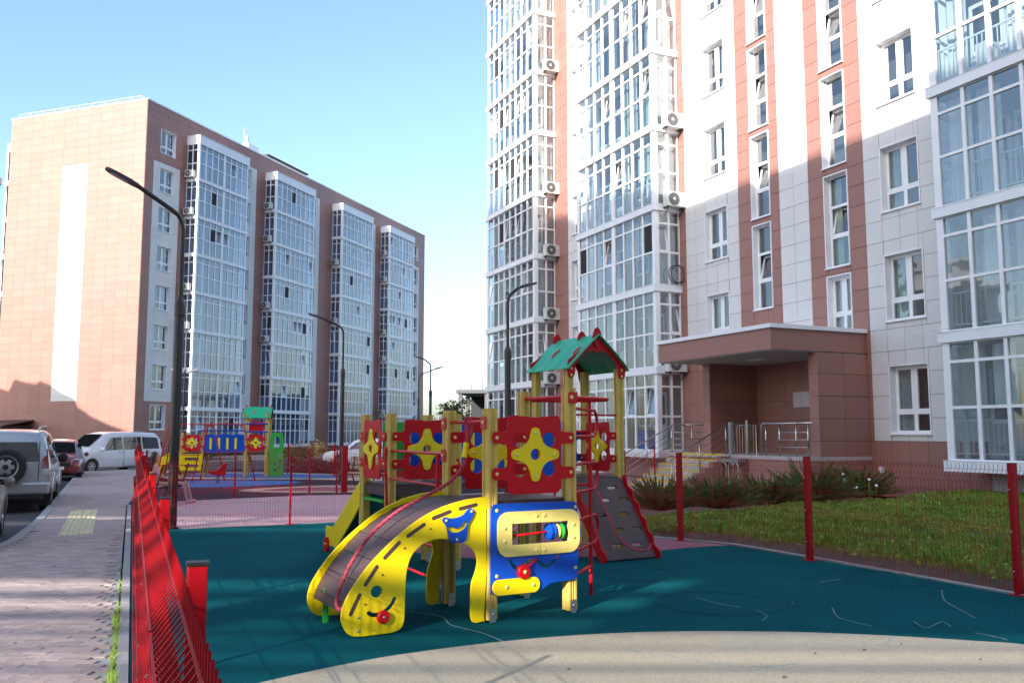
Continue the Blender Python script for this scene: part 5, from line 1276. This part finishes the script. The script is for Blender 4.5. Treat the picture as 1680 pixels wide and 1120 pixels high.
for s_ in (1, -1):
    tl_ = obj('tail_light', MB().add([(.0, s_*.74, 1.02), (.0, s_*.90, .98), (.16, s_*.945, 1.0), (.20, s_*.90, 1.42), (.10, s_*.84, 1.46), (.05, s_*.74, 1.20)], [(0, 1, 4, 5), (1, 2, 3, 4)] if s_ > 0 else [(5, 4, 1, 0), (4, 3, 2, 1)]), 'lampr', suv)
    obj('reversing_light', MB().box(-.01, .12, s_*.75, s_*.915, .84, .99), 'lampw', suv, bevel=.02)
    obj('reflector', MB().box(-.075, -.04, s_*.60, s_*.86, .50, .58), 'lampr', suv, bevel=.008)
    obj('mirror', MB().lathe([(.05, -.06), (.12, -.04), (.12, .04), (.05, .07)], Matrix.Translation((3.05, s_*1.04, 1.16)) @ Matrix.Rotation(pi/2, 4, 'Y'), 12), 'black', suv, smooth='auto')
    obj('roof_rail', MB().tube([(.4, s_*.62, 1.86), (.5, s_*.64, 1.95), (2.5, s_*.64, 1.97), (2.7, s_*.62, 1.84)], .022, 8), 'rim', suv, smooth=True)
    obj('mud_flap', MB().box(.58, .60, s_*.66, s_*.92, .12, .42), 'black', suv)
    obj('arch_flare', MB().tube([(1.0+.46*cos(a*pi/12), s_*.945, .40+.46*sin(a*pi/12)) for a in range(13)], .035, 8), 'silver', suv, smooth=True)
    obj('arch_flare', MB().tube([(3.79+.46*cos(a*pi/12), s_*.945, .40+.46*sin(a*pi/12)) for a in range(13)], .035, 8), 'silver', suv, smooth=True)
    obj('side_trim', MB().box(1.5, 3.3, s_*.945, s_*.965, .62, .70), 'silver', suv, bevel=.006)
    for xx in (1.0, 3.79): wheel(suv, xx, s_*.80, s_, .385, .27)
obj('rear_bumper', MB().box(-.08, .22, -.93, .93, .42, .70), 'silver', suv, bevel=.05); obj('bumper_underside', MB().box(-.04, .2, -.8, .8, .32, .43), 'black', suv)
obj('number_plate', MB().box(-.095, -.082, .0, .5, .48, .59), 'white', suv)
obj('tailgate_seam', MB().box(-.001, .03, -.69, -.675, .72, 1.6), 'black', suv)
sp = empty('spare_wheel', (0, 0, 0)); sp.parent = suv; sp.location = (-.14, -.04, 1.05); sp.rotation_euler = (0, 0, pi)
TT = Matrix.Rotation(pi/2, 4, 'Y')
obj('tyre', MB().lathe([(.25, -.12), (.35, -.12), (.40, -.08), (.40, .08), (.36, .125), (.27, .125), (.26, .09)], TT, 36), 'rubber', sp, smooth='auto')
b = MB().lathe([(.262, .04), (.262, .115), (.235, .11), (.22, .085), (.10, .10), (.02, .10)], TT, 36); obj('rim', b, 'rim', sp, smooth='auto')
b = MB()
for k in range(6): b.lathe([(.042, .09), (.042, .112)], TT @ Matrix.Rotation(k*pi/3, 4, 'Z') @ Matrix.Translation((.165, 0, 0)), 12)
b.lathe([(.06, .10), (.055, .13), (.02, .135)], TT, 14); obj('rim_holes', b, 'black', sp, smooth='auto')
# generic saloon / hatch profile
def sal(L, h, hood=.28, tail=.12, hz=.95):
    return [(0, .40, .66, .62, .66, .66), (.05, .30, .80, .82, .74, .90), (.25, .24, .85, .92, .66, 1.02 if tail > .2 else h*.86), (L*tail+.2, .22, .87, .93, .60, h*.95), (L*.40, .22, .88, .93, .58, h), (L*.55, .22, .88, .92, .57, h*.985), (L*(1-hood)-.35, .22, .88, .91, .56, h*.93), (L*(1-hood)+.15, .22, .88, .90, .64, hz+.02), (L-.55, .23, .86, .84, .66, hz-.06), (L-.14, .26, .78, .74, .62, .80), (L, .34, .66, .60, .56, .64)]
def simple_car(name, label, wheelpos, head, paint, L, h, wx, W_=1.76, rear_first=True, tail=.12, hood=.28, hz=.95, r=.32, group=None, hl='lampw'):
    f = Vector((cos(head), sin(head), 0)); rg2 = Vector((f.y, -f.x, 0))
    x0, side, p = wheelpos       # which wheel (x), side (+1 left), world point
    loc = Vector((*p, -.12))-f*x0+rg2*(side*(W_/2-.12))
    g = [(L*tail+.35, L*.44, 'side_window', .08, .9, .12, 0), (L*.46, L*(1-hood)-.15, 'side_window', .08, .9, 0, -.35)]
    c, stn, _ = car(name, label, loc, head, paint, sal(L, h, hood, tail, hz), L, W_, 0, wx, r, g, group=group)
    cross_glass(c, stn, L*(1-hood)-.35, L*(1-hood)+.15, 'windscreen'); 
    for s_ in (1, -1):
        for xx in wx: wheel(c, xx, s_*(W_/2-.13), s_, r, .21)
        obj('headlight', MB().add([(L-.03, s_*.50, .66), (L-.16, s_*.76, .68), (L-.42, s_*.83, .80), (L-.30, s_*.66, .84), (L-.12, s_*.50, .78)], [(0, 1, 2, 3, 4)] if s_ < 0 else [(4, 3, 2, 1, 0)]), hl, c)
        obj('mirror', MB().lathe([(.03, -.05), (.085, -.03), (.085, .03), (.03, .06)], Matrix.Translation((L*(1-hood)-.25, s_*(W_/2+.09), .98)) @ Matrix.Rotation(pi/2, 4, 'Y'), 12), paint, c, smooth='auto')
        obj('tail_light', MB().box(.0, .10, s_*.52, s_*.78, .74, .88), 'lampr', c, bevel=.02)
    obj('grille', MB().box(L-.09, L+.005, -.46, .46, .54, .70), 'black', c, bevel=.01); obj('lower_grille', MB().box(L-.12, L-.01, -.5, .5, .34, .44), 'black', c, bevel=.01)
    obj('number_plate', MB().box(L+.0, L+.012, -.26, .26, .44, .55), 'white', c)
    return c
simple_car('parked_car', 'dark red hatchback facing the camera behind the silver off-roader', (3.45, 1, (-16.55, 33.9)), hd+pi, 'redcar', 4.15, 1.55, (.75, 3.4), hood=.24, tail=.03, hz=1.0)
simple_car('parked_car', 'grey car mostly hidden beyond the silver off-roader, only its rear corner showing', (.8, -1, (-14.9, 28.4)), hd, 'greycar', 4.2, 1.42, (.8, 3.4))
simple_car('parked_car', 'beige car cut off by the left edge, only its front wing and mirror showing', (3.55, -1, (-9.1, 15.75)), hd, 'beigecar', 4.5, 1.45, (.85, 3.55), tail=.22)
simple_car('parked_car', 'pale silver saloon parked beyond the far red fence', (3.5, 1, (-9.0, 46.5)), rad(175), 'whitecar', 4.5, 1.5, (.85, 3.5), tail=.2)
# white minivan
Lv = 4.7; fv = rad(242.5)
vst = [(0, .40, .76, .70, .74, .75), (.04, .30, .84, .95, .80, 1.05), (.12, .26, .85, 1.02, .70, 1.60), (.3, .24, .86, 1.02, .66, 1.80), (1.4, .22, .865, 1.0, .66, 1.85), (2.7, .22, .865, .98, .65, 1.84), (3.15, .22, .865, .97, .64, 1.76), (3.95, .22, .86, .95, .66, 1.14), (4.25, .24, .84, .92, .68, .99), (4.6, .28, .76, .75, .66, .82), (4.7, .34, .68, .60, .58, .64)]
fdir = Vector((cos(fv), sin(fv), 0)); frg = Vector((fdir.y, -fdir.x, 0))
vloc = Vector((-18.75, 39.4, -.12))-fdir*3.85-frg*.0+frg*.74
van, stv, _ = car('parked_van', 'white minivan with dark side windows parked across the end of the pavement', vloc, fv, 'whitecar', vst, Lv, 1.72, 2.85, (.95, 3.85), .32, [(.22, 1.15, 'side_window', .06, .82, .05, 0), (1.22, 2.2, 'side_window', .06, .82), (2.26, 3.3, 'side_window', .06, .82, 0, -.45)], kind='van')
cross_glass(van, stv, 3.15, 3.95, 'windscreen')
for s_ in (1, -1):
    for xx in (.95, 3.85): wheel(van, xx, s_*.74, s_, .32, .21)
    obj('headlight', MB().add([(4.64, s_*.42, .70), (4.52, s_*.74, .70), (4.2, s_*.85, .84), (4.28, s_*.70, .92), (4.55, s_*.45, .82)], [(0, 1, 2, 3, 4)] if s_ < 0 else [(4, 3, 2, 1, 0)]), 'lampw', van)
    obj('mirror', MB().lathe([(.04, -.08), (.11, -.05), (.11, .05), (.04, .1)], Matrix.Translation((3.45, s_*1.0, 1.06)) @ Matrix.Rotation(pi/2, 4, 'Y'), 14), 'whitecar', van, smooth='auto')
    obj('door_handle', MB().tube([(2.35, s_*.885, .92), (2.55, s_*.89, .92)], .015, 6), 'rim', van)
    obj('door_seam', MB().box(2.22, 2.232, s_*.86, s_*.88, .3, 1.0), 'black', van); obj('slide_rail', MB().box(.5, 1.5, s_*.855, s_*.876, .86, .88), 'black', van)
    obj('tail_light', MB().box(.0, .1, s_*.62, s_*.80, .95, 1.4), 'lampr', van, bevel=.02)
obj('grille', MB().box(4.55, 4.72, -.5, .5, .42, .58), 'black', van, bevel=.02)

# ------------------------------------------------------------------ planting
def leafcloud(pts, size, n=3, flat=.5):   # little leaf quads
    b = MB()
    for p in pts:
        for _ in range(n):
            c = Vector(p)+Vector((rnd.gauss(0, size*1.2), rnd.gauss(0, size*1.2), rnd.gauss(0, size*1.0)))
            a = Vector((rnd.uniform(-1, 1), rnd.uniform(-1, 1), rnd.uniform(-flat, flat))).normalized()*size; u_ = a.orthogonal().normalized()*size*.55
            u_ = Quaternion(a.normalized(), rnd.uniform(0, 6.3)) @ u_
            b.add([c-a, c+u_, c+a, c-u_], [(0, 1, 2, 3)])
    return b
def tree(name, x, y, h, rad_, label, m='leaf', nb=9, leaf=.09, dens=260, group=None, z0=0.):
    r = empty(name, (x, y, z0)); tag(r, label, 'tree', group)
    t = MB(); t.tube([(0, 0, 0), (.03*h/4, 0, h*.3), (-.02*h/4, .03, h*.6), (0, 0, h*.9)], [h*.03, h*.024, h*.016, h*.005], 8); obj('trunk', t, 'bark', r, smooth=True)
    br = MB(); pts = []
    for k in range(nb):
        a = k*2.4+rnd.random(); zz = h*(.28+.55*k/nb); l = rad_*(1.1-.55*k/nb)*rnd.uniform(.8, 1.15); e = Vector((cos(a)*l, sin(a)*l, zz+l*.55))
        br.tube([(0, 0, zz), (cos(a)*l*.5, sin(a)*l*.5, zz+l*.35), e], [h*.012, h*.008, h*.003], 5)
        for _ in range(dens//nb):
            t_ = rnd.uniform(.35, 1.1); c = Vector((0, 0, zz)).lerp(e, t_)+Vector((rnd.gauss(0, 1), rnd.gauss(0, 1), rnd.gauss(0, .8)))*rad_*.20; pts.append(c)
    obj('limb', br, 'bark', r, smooth=True)
    obj('crown', leafcloud(pts, leaf, 4), m, r); return r
def juniper(x, y, R_, h, label, n=170, z0=.1):
    r = empty('juniper_bush', (x, y, z0)); tag(r, label, 'bush', 'spreading junipers in front of the entrance'); b = MB(); core_ = MB()
    for i in range(n):
        a = rnd.uniform(0, 2*pi); el = rnd.uniform(.12, 1.1); l = R_*rnd.uniform(.55, 1.0)*(1 if el < .6 else .75)
        d = Vector((cos(a)*cos(el), sin(a)*cos(el), sin(el)*h/R_*1.1)); tip = d*l; tip.z += .04
        core_.tube([(0, 0, 0), tip*.6, tip+Vector((0, 0, .02))], [.01, .006, .002], 4)
        for k in range(60):
            t_ = .25+.78*k/60; c = tip*t_; w_ = .075*(1.15-t_*.8)
            q = Vector((rnd.uniform(-1, 1), rnd.uniform(-1, 1), rnd.uniform(-.3, .9))).normalized(); dd = (d*1.2+q*.8).normalized()*w_*2.0; s_ = dd.cross(q).normalized()*.013
            b.add([c-s_, c+s_, c+dd], [(0, 1, 2)])
    obj('stems', core_, 'juniper', r); obj('foliage', b, 'juniper', r); return r
juniper(3.05, 18.3, 1.15, 1.0, 'feathery juniper next to the climbing ramp, left end of the planting')
juniper(4.35, 18.8, 1.25, 1.0, 'feathery juniper spreading below the left handrail of the yellow steps')
juniper(5.65, 19.5, 1.2, .95, 'feathery juniper under the folded wheelchair lift')
juniper(7.0, 20.6, 1.45, 1.3, 'tallest juniper with arching tips, in front of the porch plinth')
juniper(8.5, 21.9, 1.25, 1.1, 'juniper at the right end of the planting, near the small white box')
# lawn
def lawn_z(x, y):
    q = (Vector((x, y, 0))-PR).dot(nR); t_ = max(0, min(1, (14-q)/13)); return .03+.27*t_**1.2+.03*sin(x*1.3+y*.7)*t_
LE = [(9.6, -4), (8.35, 2), (7.55, 4.4), (6.62, 7), (6.0, 7.9), (5.42, 9.45), (4.80, 10.85), (4.1, 12.3), (3.43, 13.68), (2.62, 14.42), (2.1, 14.8), (1.3, 16.5)]
LW = []
for p in LE:
    t_ = (Vector((*p, 0))-PR).dot(dR); LW.append(PR+dR*t_+nR*.1)
lm = MB(); NS, NK = (len(LE)-1)*4, 16; gv = []
for i in range(NS+1):
    a = i/4; k = min(int(a), len(LE)-2); f = a-k; A = Vector((*LE[k], 0)).lerp(Vector((*LE[k+1], 0)), f); B = LW[k].lerp(LW[k+1], f)
    for j in range(NK+1):
        p = A.lerp(B, j/NK); gv.append((p.x, p.y, lawn_z(p.x, p.y) if j else -.02))
lm.add(gv, [(i*(NK+1)+j, (i+1)*(NK+1)+j, (i+1)*(NK+1)+j+1, i*(NK+1)+j+1) for i in range(NS) for j in range(NK)])
lw = obj('lawn', lm, 'turf', kind='structure', smooth=True)
for p in lw.data.polygons: pass
ap = [(-1.4, 17.7), (.3, 18.0), (1.25, 16.6)]+[(1.6, 18.6), (2.4, 20.8), (2.9, 22.6), (6.9, 24.0)]+[tuple((PR+dR*t_)[:2]) for t_ in (2.0, 6, 12, 18, 24)]+[(-5, 50), (2, 46), (-2, 34), (2.0, 27.5), (-1.5, 25.0)]
sheet('entrance_path', ap, -.02, 'farpave', .1)
def scatter_blades(n, hmin, hmax, wd, cond=None):
    import numpy as np
    b = []; fcs = []; c = 0
    while c < n:
        i = rnd.uniform(0, len(LE)-1.001); k = int(i); f = i-k; A = Vector((*LE[k], 0)).lerp(Vector((*LE[k+1], 0)), f); B = LW[k].lerp(LW[k+1], f)
        p = A.lerp(B, rnd.uniform(.008, 1)); q = proj((p.x, p.y, .1))
        if not q or q[0] > 1740 or q[1] > 1150: continue
        if rnd.random() > min(1, 9/q[2])+.25: continue
        edge = (p-A).length
        if edge < .35 and rnd.random() < .6: continue
        nv = mnoise.noise((p.x*1.1, p.y*1.1, 0))+.6*mnoise.noise((p.x*4, p.y*4, 3))
        if nv < -.18 and rnd.random() < .75: continue
        z = lawn_z(p.x, p.y); a = rnd.uniform(0, 6.28); h = rnd.uniform(hmin, hmax)*(1+.7*nv); w_ = wd*rnd.uniform(.7, 1.3)*(q[2]/11); ln = rnd.uniform(.2, .9)*h; t_ = a+rnd.uniform(-.8, .8)
        o = len(b); dx, dy = cos(a)*w_, sin(a)*w_; lx, ly = -sin(t_)*ln, cos(t_)*ln
        b += [(p.x-dx, p.y-dy, z-.01), (p.x+dx, p.y+dy, z-.01), (p.x+lx*.4+dx*.8, p.y+ly*.4+dy*.8, z+h*.6), (p.x+lx*.4-dx*.8, p.y+ly*.4-dy*.8, z+h*.6), (p.x+lx, p.y+ly, z+h)]
        fcs += [(o, o+1, o+2, o+3), (o+3, o+2, o+4)]; c += 1
    m = MB(); m.v = b; m.f = fcs; m.mi = [0]*len(fcs); return m
obj('grass', scatter_blades(66000, .03, .085, .005), 'grass', kind='stuff')
obj('broad_weeds', scatter_blades(3600, .02, .06, .030), 'weed', kind='stuff')
kc = MB()
for a, c in zip(RE[:-1], RE[1:]):
    A, B = Vector((*a, 0)), Vector((*c, 0)); d = B-A; T = Matrix.Translation(A) @ Matrix.Rotation(math.atan2(d.y, d.x), 4, 'Z'); kc.box(0, d.length+.02, -.10, -.012, -.1, .018, 0, T)
obj('lawn_edging', kc, 'kerb', kind='structure')
fl_ = MB()
for i in range(90):
    x_, y_ = rnd.choice([(rnd.uniform(-7, -3), rnd.uniform(7, 16)), (rnd.uniform(-3, 5), rnd.uniform(6.3, 13))]); a = rnd.uniform(0, 6.28); q_ = rnd.uniform(.012, .03)
    if x_ < -3 and x_ > fx(y_, -.25): continue
    fl_.add([(x_-cos(a)*q_, y_-sin(a)*q_, .007), (x_+sin(a)*q_*.5, y_-cos(a)*q_*.5, .013), (x_+cos(a)*q_, y_+sin(a)*q_, .009), (x_-sin(a)*q_*.5, y_+cos(a)*q_*.5, .02)], [(0, 1, 2, 3)])
obj('fallen_leaves', fl_, mat('dry_leaves', (.16, .09, .04), .8, isl=.5), kind='stuff')
se_ = MB()
for a, c in zip(LE[:-1], LE[1:]):
    A, B = Vector((*a, 0)), Vector((*c, 0)); n_ = Vector((B.y-A.y, A.x-B.x, 0)).normalized()
    if n_.dot(PR-A) < 0: n_ = -n_
    for k in range(6):
        p, q = A.lerp(B, k/6), A.lerp(B, (k+1)/6); w1 = .20+.13*mnoise.noise((p.x*2, p.y*2, 1)); w2 = .20+.13*mnoise.noise((q.x*2, q.y*2, 1)); p2, q2 = p+n_*w1, q+n_*w2
        se_.add([(p.x, p.y, .006), (q.x, q.y, .006), (q2.x, q2.y, lawn_z(q2.x, q2.y)+.012), (p2.x, p2.y, lawn_z(p2.x, p2.y)+.012)], [(0, 1, 2, 3)])
obj('bare_soil', se_, 'soil', kind='structure')
# white flowers and a daisy clump
fw = empty('white_flowers', (8.3, 21.0, .2)); tag(fw, 'small white flowers among the juniper tips below the porch', 'flowers')
for i in range(8):
    p = (rnd.uniform(-.9, .5), rnd.uniform(-.6, .3), rnd.uniform(.15, .55)); obj('flower', MB().lathe([(.01, 0), (.035, .008), (.006, .014)], Matrix.Translation(p) @ Matrix.Rotation(rnd.uniform(.3, 1.3), 4, 'X'), 8), 'white', fw); obj('stem', MB().tube([(p[0], p[1], 0), p], .005, 4), 'weed', fw)
# weeds in the kerb joint
wd = MB()
for i in range(520):
    y_ = rnd.choice([rnd.gauss(8.0, .45), rnd.gauss(7.0, .25), rnd.gauss(6.15, .15), rnd.uniform(6, 12)]); x_ = fx(y_, -.19)+rnd.gauss(0, .012); h = rnd.uniform(.02, .09)*(1.3 if abs(y_-8) < .5 or y_ < 6.4 else .6); a = rnd.uniform(0, 6.28); l = h*rnd.uniform(.2, .9)
    wd.add([(x_-.004, y_, -.005), (x_+.004, y_, -.005), (x_+cos(a)*l, y_+sin(a)*l, h)], [(0, 1, 2)])
obj('joint_weeds', wd, 'weed', kind='stuff')
tree('tree', -4.0, 60, 4.3, 1.05, 'dark loose tree left of the unfinished concrete building', 'leaf', 11, .11, 420)
tree('tree', -6.3, 60, 2.9, .7, 'small yellow green tree by the far corner of the long building', 'leaf2', 9, .09, 160)
tree('tree', -5.1, 61, 2.6, 1.0, 'low dark tree in front of the unfinished concrete building', 'leaf', 9, .10, 240)
def shrub(x, y, R_, h, label, m, n=420, leaf=.045, g='low shrubs beyond the far playground'):
    r = empty('shrub', (x, y, 0)); tag(r, label, 'shrub', g)
    pts = [(rnd.gauss(0, R_*.45), rnd.gauss(0, R_*.4), abs(rnd.gauss(.45, .28))*h) for _ in range(n)]
    obj('foliage', leafcloud(pts, leaf, 3), m, r); b = MB()
    for k in range(7): a = k*.9; b.tube([(0, 0, -.05), (cos(a)*R_*.4, sin(a)*R_*.4, h*.7)], [.015, .004], 4)
    obj('stems', b, 'bark', r)
for i, (px, py, R_, h, m, lb) in enumerate([(478, 757, 1.1, .9, 'leaf2', 'yellowing shrub behind the far fence, under the second glazed bay'), (500, 752, .9, .8, 'leaf', 'green shrub at the foot of the long building beside the pale saloon'), (300, 752, 1.0, 1.1, 'leaf', 'green shrub at the foot of the first glazed bay'), (345, 750, 1.0, .7, 'leaf2', 'yellowish shrub below the first glazed bay, behind the blue bridge panel'), (660, 742, 1.4, 1.6, 'leaf', 'dark shrub by the last glazed bay'), (520, 748, .8, 1.0, 'leaf2', 'small yellow shrub next to the lamp post in front of the long building')]):
    g = G(px, py); shrub(g[0], g[1], R_, h, lb, m, 300, .06)
hg = MB(); pts = []
for i in range(1600):
    t_ = rnd.random(); A = Vector((-9.6, 39, 0)).lerp(Vector((-3.2, 33.0, 0)), t_); pts.append((A.x+rnd.gauss(0, .25), A.y+rnd.gauss(0, .25), rnd.uniform(0, .5)))
r = empty('hedge', (0, 0, 0)); tag(r, 'low reddish brown hedge behind the far playground fence', 'hedge'); obj('foliage', leafcloud(pts, .05, 3), mat('reddish_hedge_leaves', (.13, .045, .035), .8, isl=.4), r)
# unfinished building far away
ub = empty('unfinished_building', (-5.6, 88, 0), rad(-5)); tag(ub, 'unfinished grey concrete frame building with open floors and bare columns, beyond the trees', 'building')
for k in range(2): obj('floor_slab', MB().box(0, 14, 0, 12, 3.0*k+2.7-.1, 3.0*k+2.95), 'ubconc', ub)
for k in range(2):
    for i in range(6):
        for j in range(3): obj('column', MB().box(.2+i*2.65, .6+i*2.65, .2+j*5.5, .6+j*5.5, 3*k-.05, 3*k+2.6), 'ubconc', ub)
obj('infill_wall', MB().box(.3, 13.8, 9, 9.2, 0, 5.6), 'dconc', ub); obj('infill_wall', MB().box(7.4, 7.6, .6, 9, 0, 5.6), 'dconc', ub)  # infill coloured near black to stand for the dim open interior
for i in range(12): obj('rebar', MB().tube([(.4+i*1.1, .4, 5.9), (.4+i*1.1+rnd.uniform(-.1, .1), .4, 6.6+rnd.random()*.6)], .03, 4), 'bark', ub)
obj('edge_board', MB().box(-.3, 14.3, -.3, -.1, 2.75, 2.9), 'plank', ub)

# ------------------------------------------------------------------ unseen block and house added to throw the shade (behind and left of the camera)
nb_ = empty('unseen_shade_block', (0, -14, 0)); tag(nb_, 'tall pale block added behind the camera to shade the playground, slits for light bands', 'building')
# pitched top: height rises towards -X; outline and slits shaped for the shade edge and ground light bands

slits = []
for z0, z1 in ((8.9, 9.06), (9.2, 9.36), (9.5, 9.62), (9.78, 9.92), (10.06, 10.16), (10.34, 10.44), (10.72, 10.95), (11.2, 11.5), (13.9, 14.16), (14.36, 14.62), (14.82, 15.08)):
    slits.append((z0, z1))
wb2 = MB(); sx0, sx1 = -30.0, -7.5
def vband(x0, x1, z0, z1): wb2.box(x0, x1, -.04, 0, z0, z1)
vband(sx1, 20, 0, 18); vband(-60, sx0, 0, 18)
zz = 0
for z0, z1 in sorted(slits):
    vband(sx0, sx1, zz, z0); zz = z1
    if z0 > 12: vband(-20.5, sx1, z0, z1)
    elif z0 > 10.2: vband(-12.5, sx1, z0, z1); vband(-16.6, -15.8, z0, z1)
vband(sx0, sx1, zz, 18)
wb2.add([(x, yy_, z) for yy_ in (-.04, 0) for x, z in ((20, 18), (-5, 24.6), (-9.9, 26.6), (-21.2, 31.6), (-27, 35.3), (-38.6, 42.8), (-60, 42.8), (-60, 18))], [(0, 1, 2, 3, 4, 5, 6, 7), (15, 14, 13, 12, 11, 10, 9, 8)]+[(i, 8+i, 8+(i+1) % 8, (i+1) % 8) for i in range(8)])
obj('wall', wb2, 'facade2', nb_)  # thin added wall, pale so that it bounces more light
h1 = empty('unseen_house', PL-sdir*(-30/cos(rad(SUN_EL))), math.atan2(dL.y, dL.x)); h1.location = PL+Vector((sdir.x, sdir.y, 0)).normalized()*30; tag(h1, 'unseen pale house left of the street, roofline shaped to shade the sunlit end wall', 'building')
hs = MB(); lift = 30*math.tan(rad(SUN_EL)); SP = [(-9, .1), (-5, .9), (-.2, 1.53), (.76, 1.83), (2.17, 2.23), (3.91, 2.86), (4.8, 3.36), (5.5, 3.68), (5.6, 4.27), (6.69, 4.61), (7.86, 5.22), (9.02, 5.57), (9.37, 5.34), (10.6, 5.5), (11.48, 5.75), (11.72, 5.57), (12.09, 4.83), (13.05, 5.08), (16, 6)]  # roof outline of the unseen house follows the shade edge on the end wall
for (a, za), (c, zc) in zip(SP[:-1], SP[1:]):
    if c-a < .01: continue
    hs.add([(x, y_, z) for x in (0, -7) for y_, z in ((a, -.1), (c, -.1), (c, zc+lift), (a, za+lift))], [(0, 1, 2, 3), (7, 6, 5, 4), (0, 4, 5, 1), (1, 5, 6, 2), (2, 6, 7, 3), (3, 7, 4, 0)])
obj('wall', hs, 'facade2', h1)
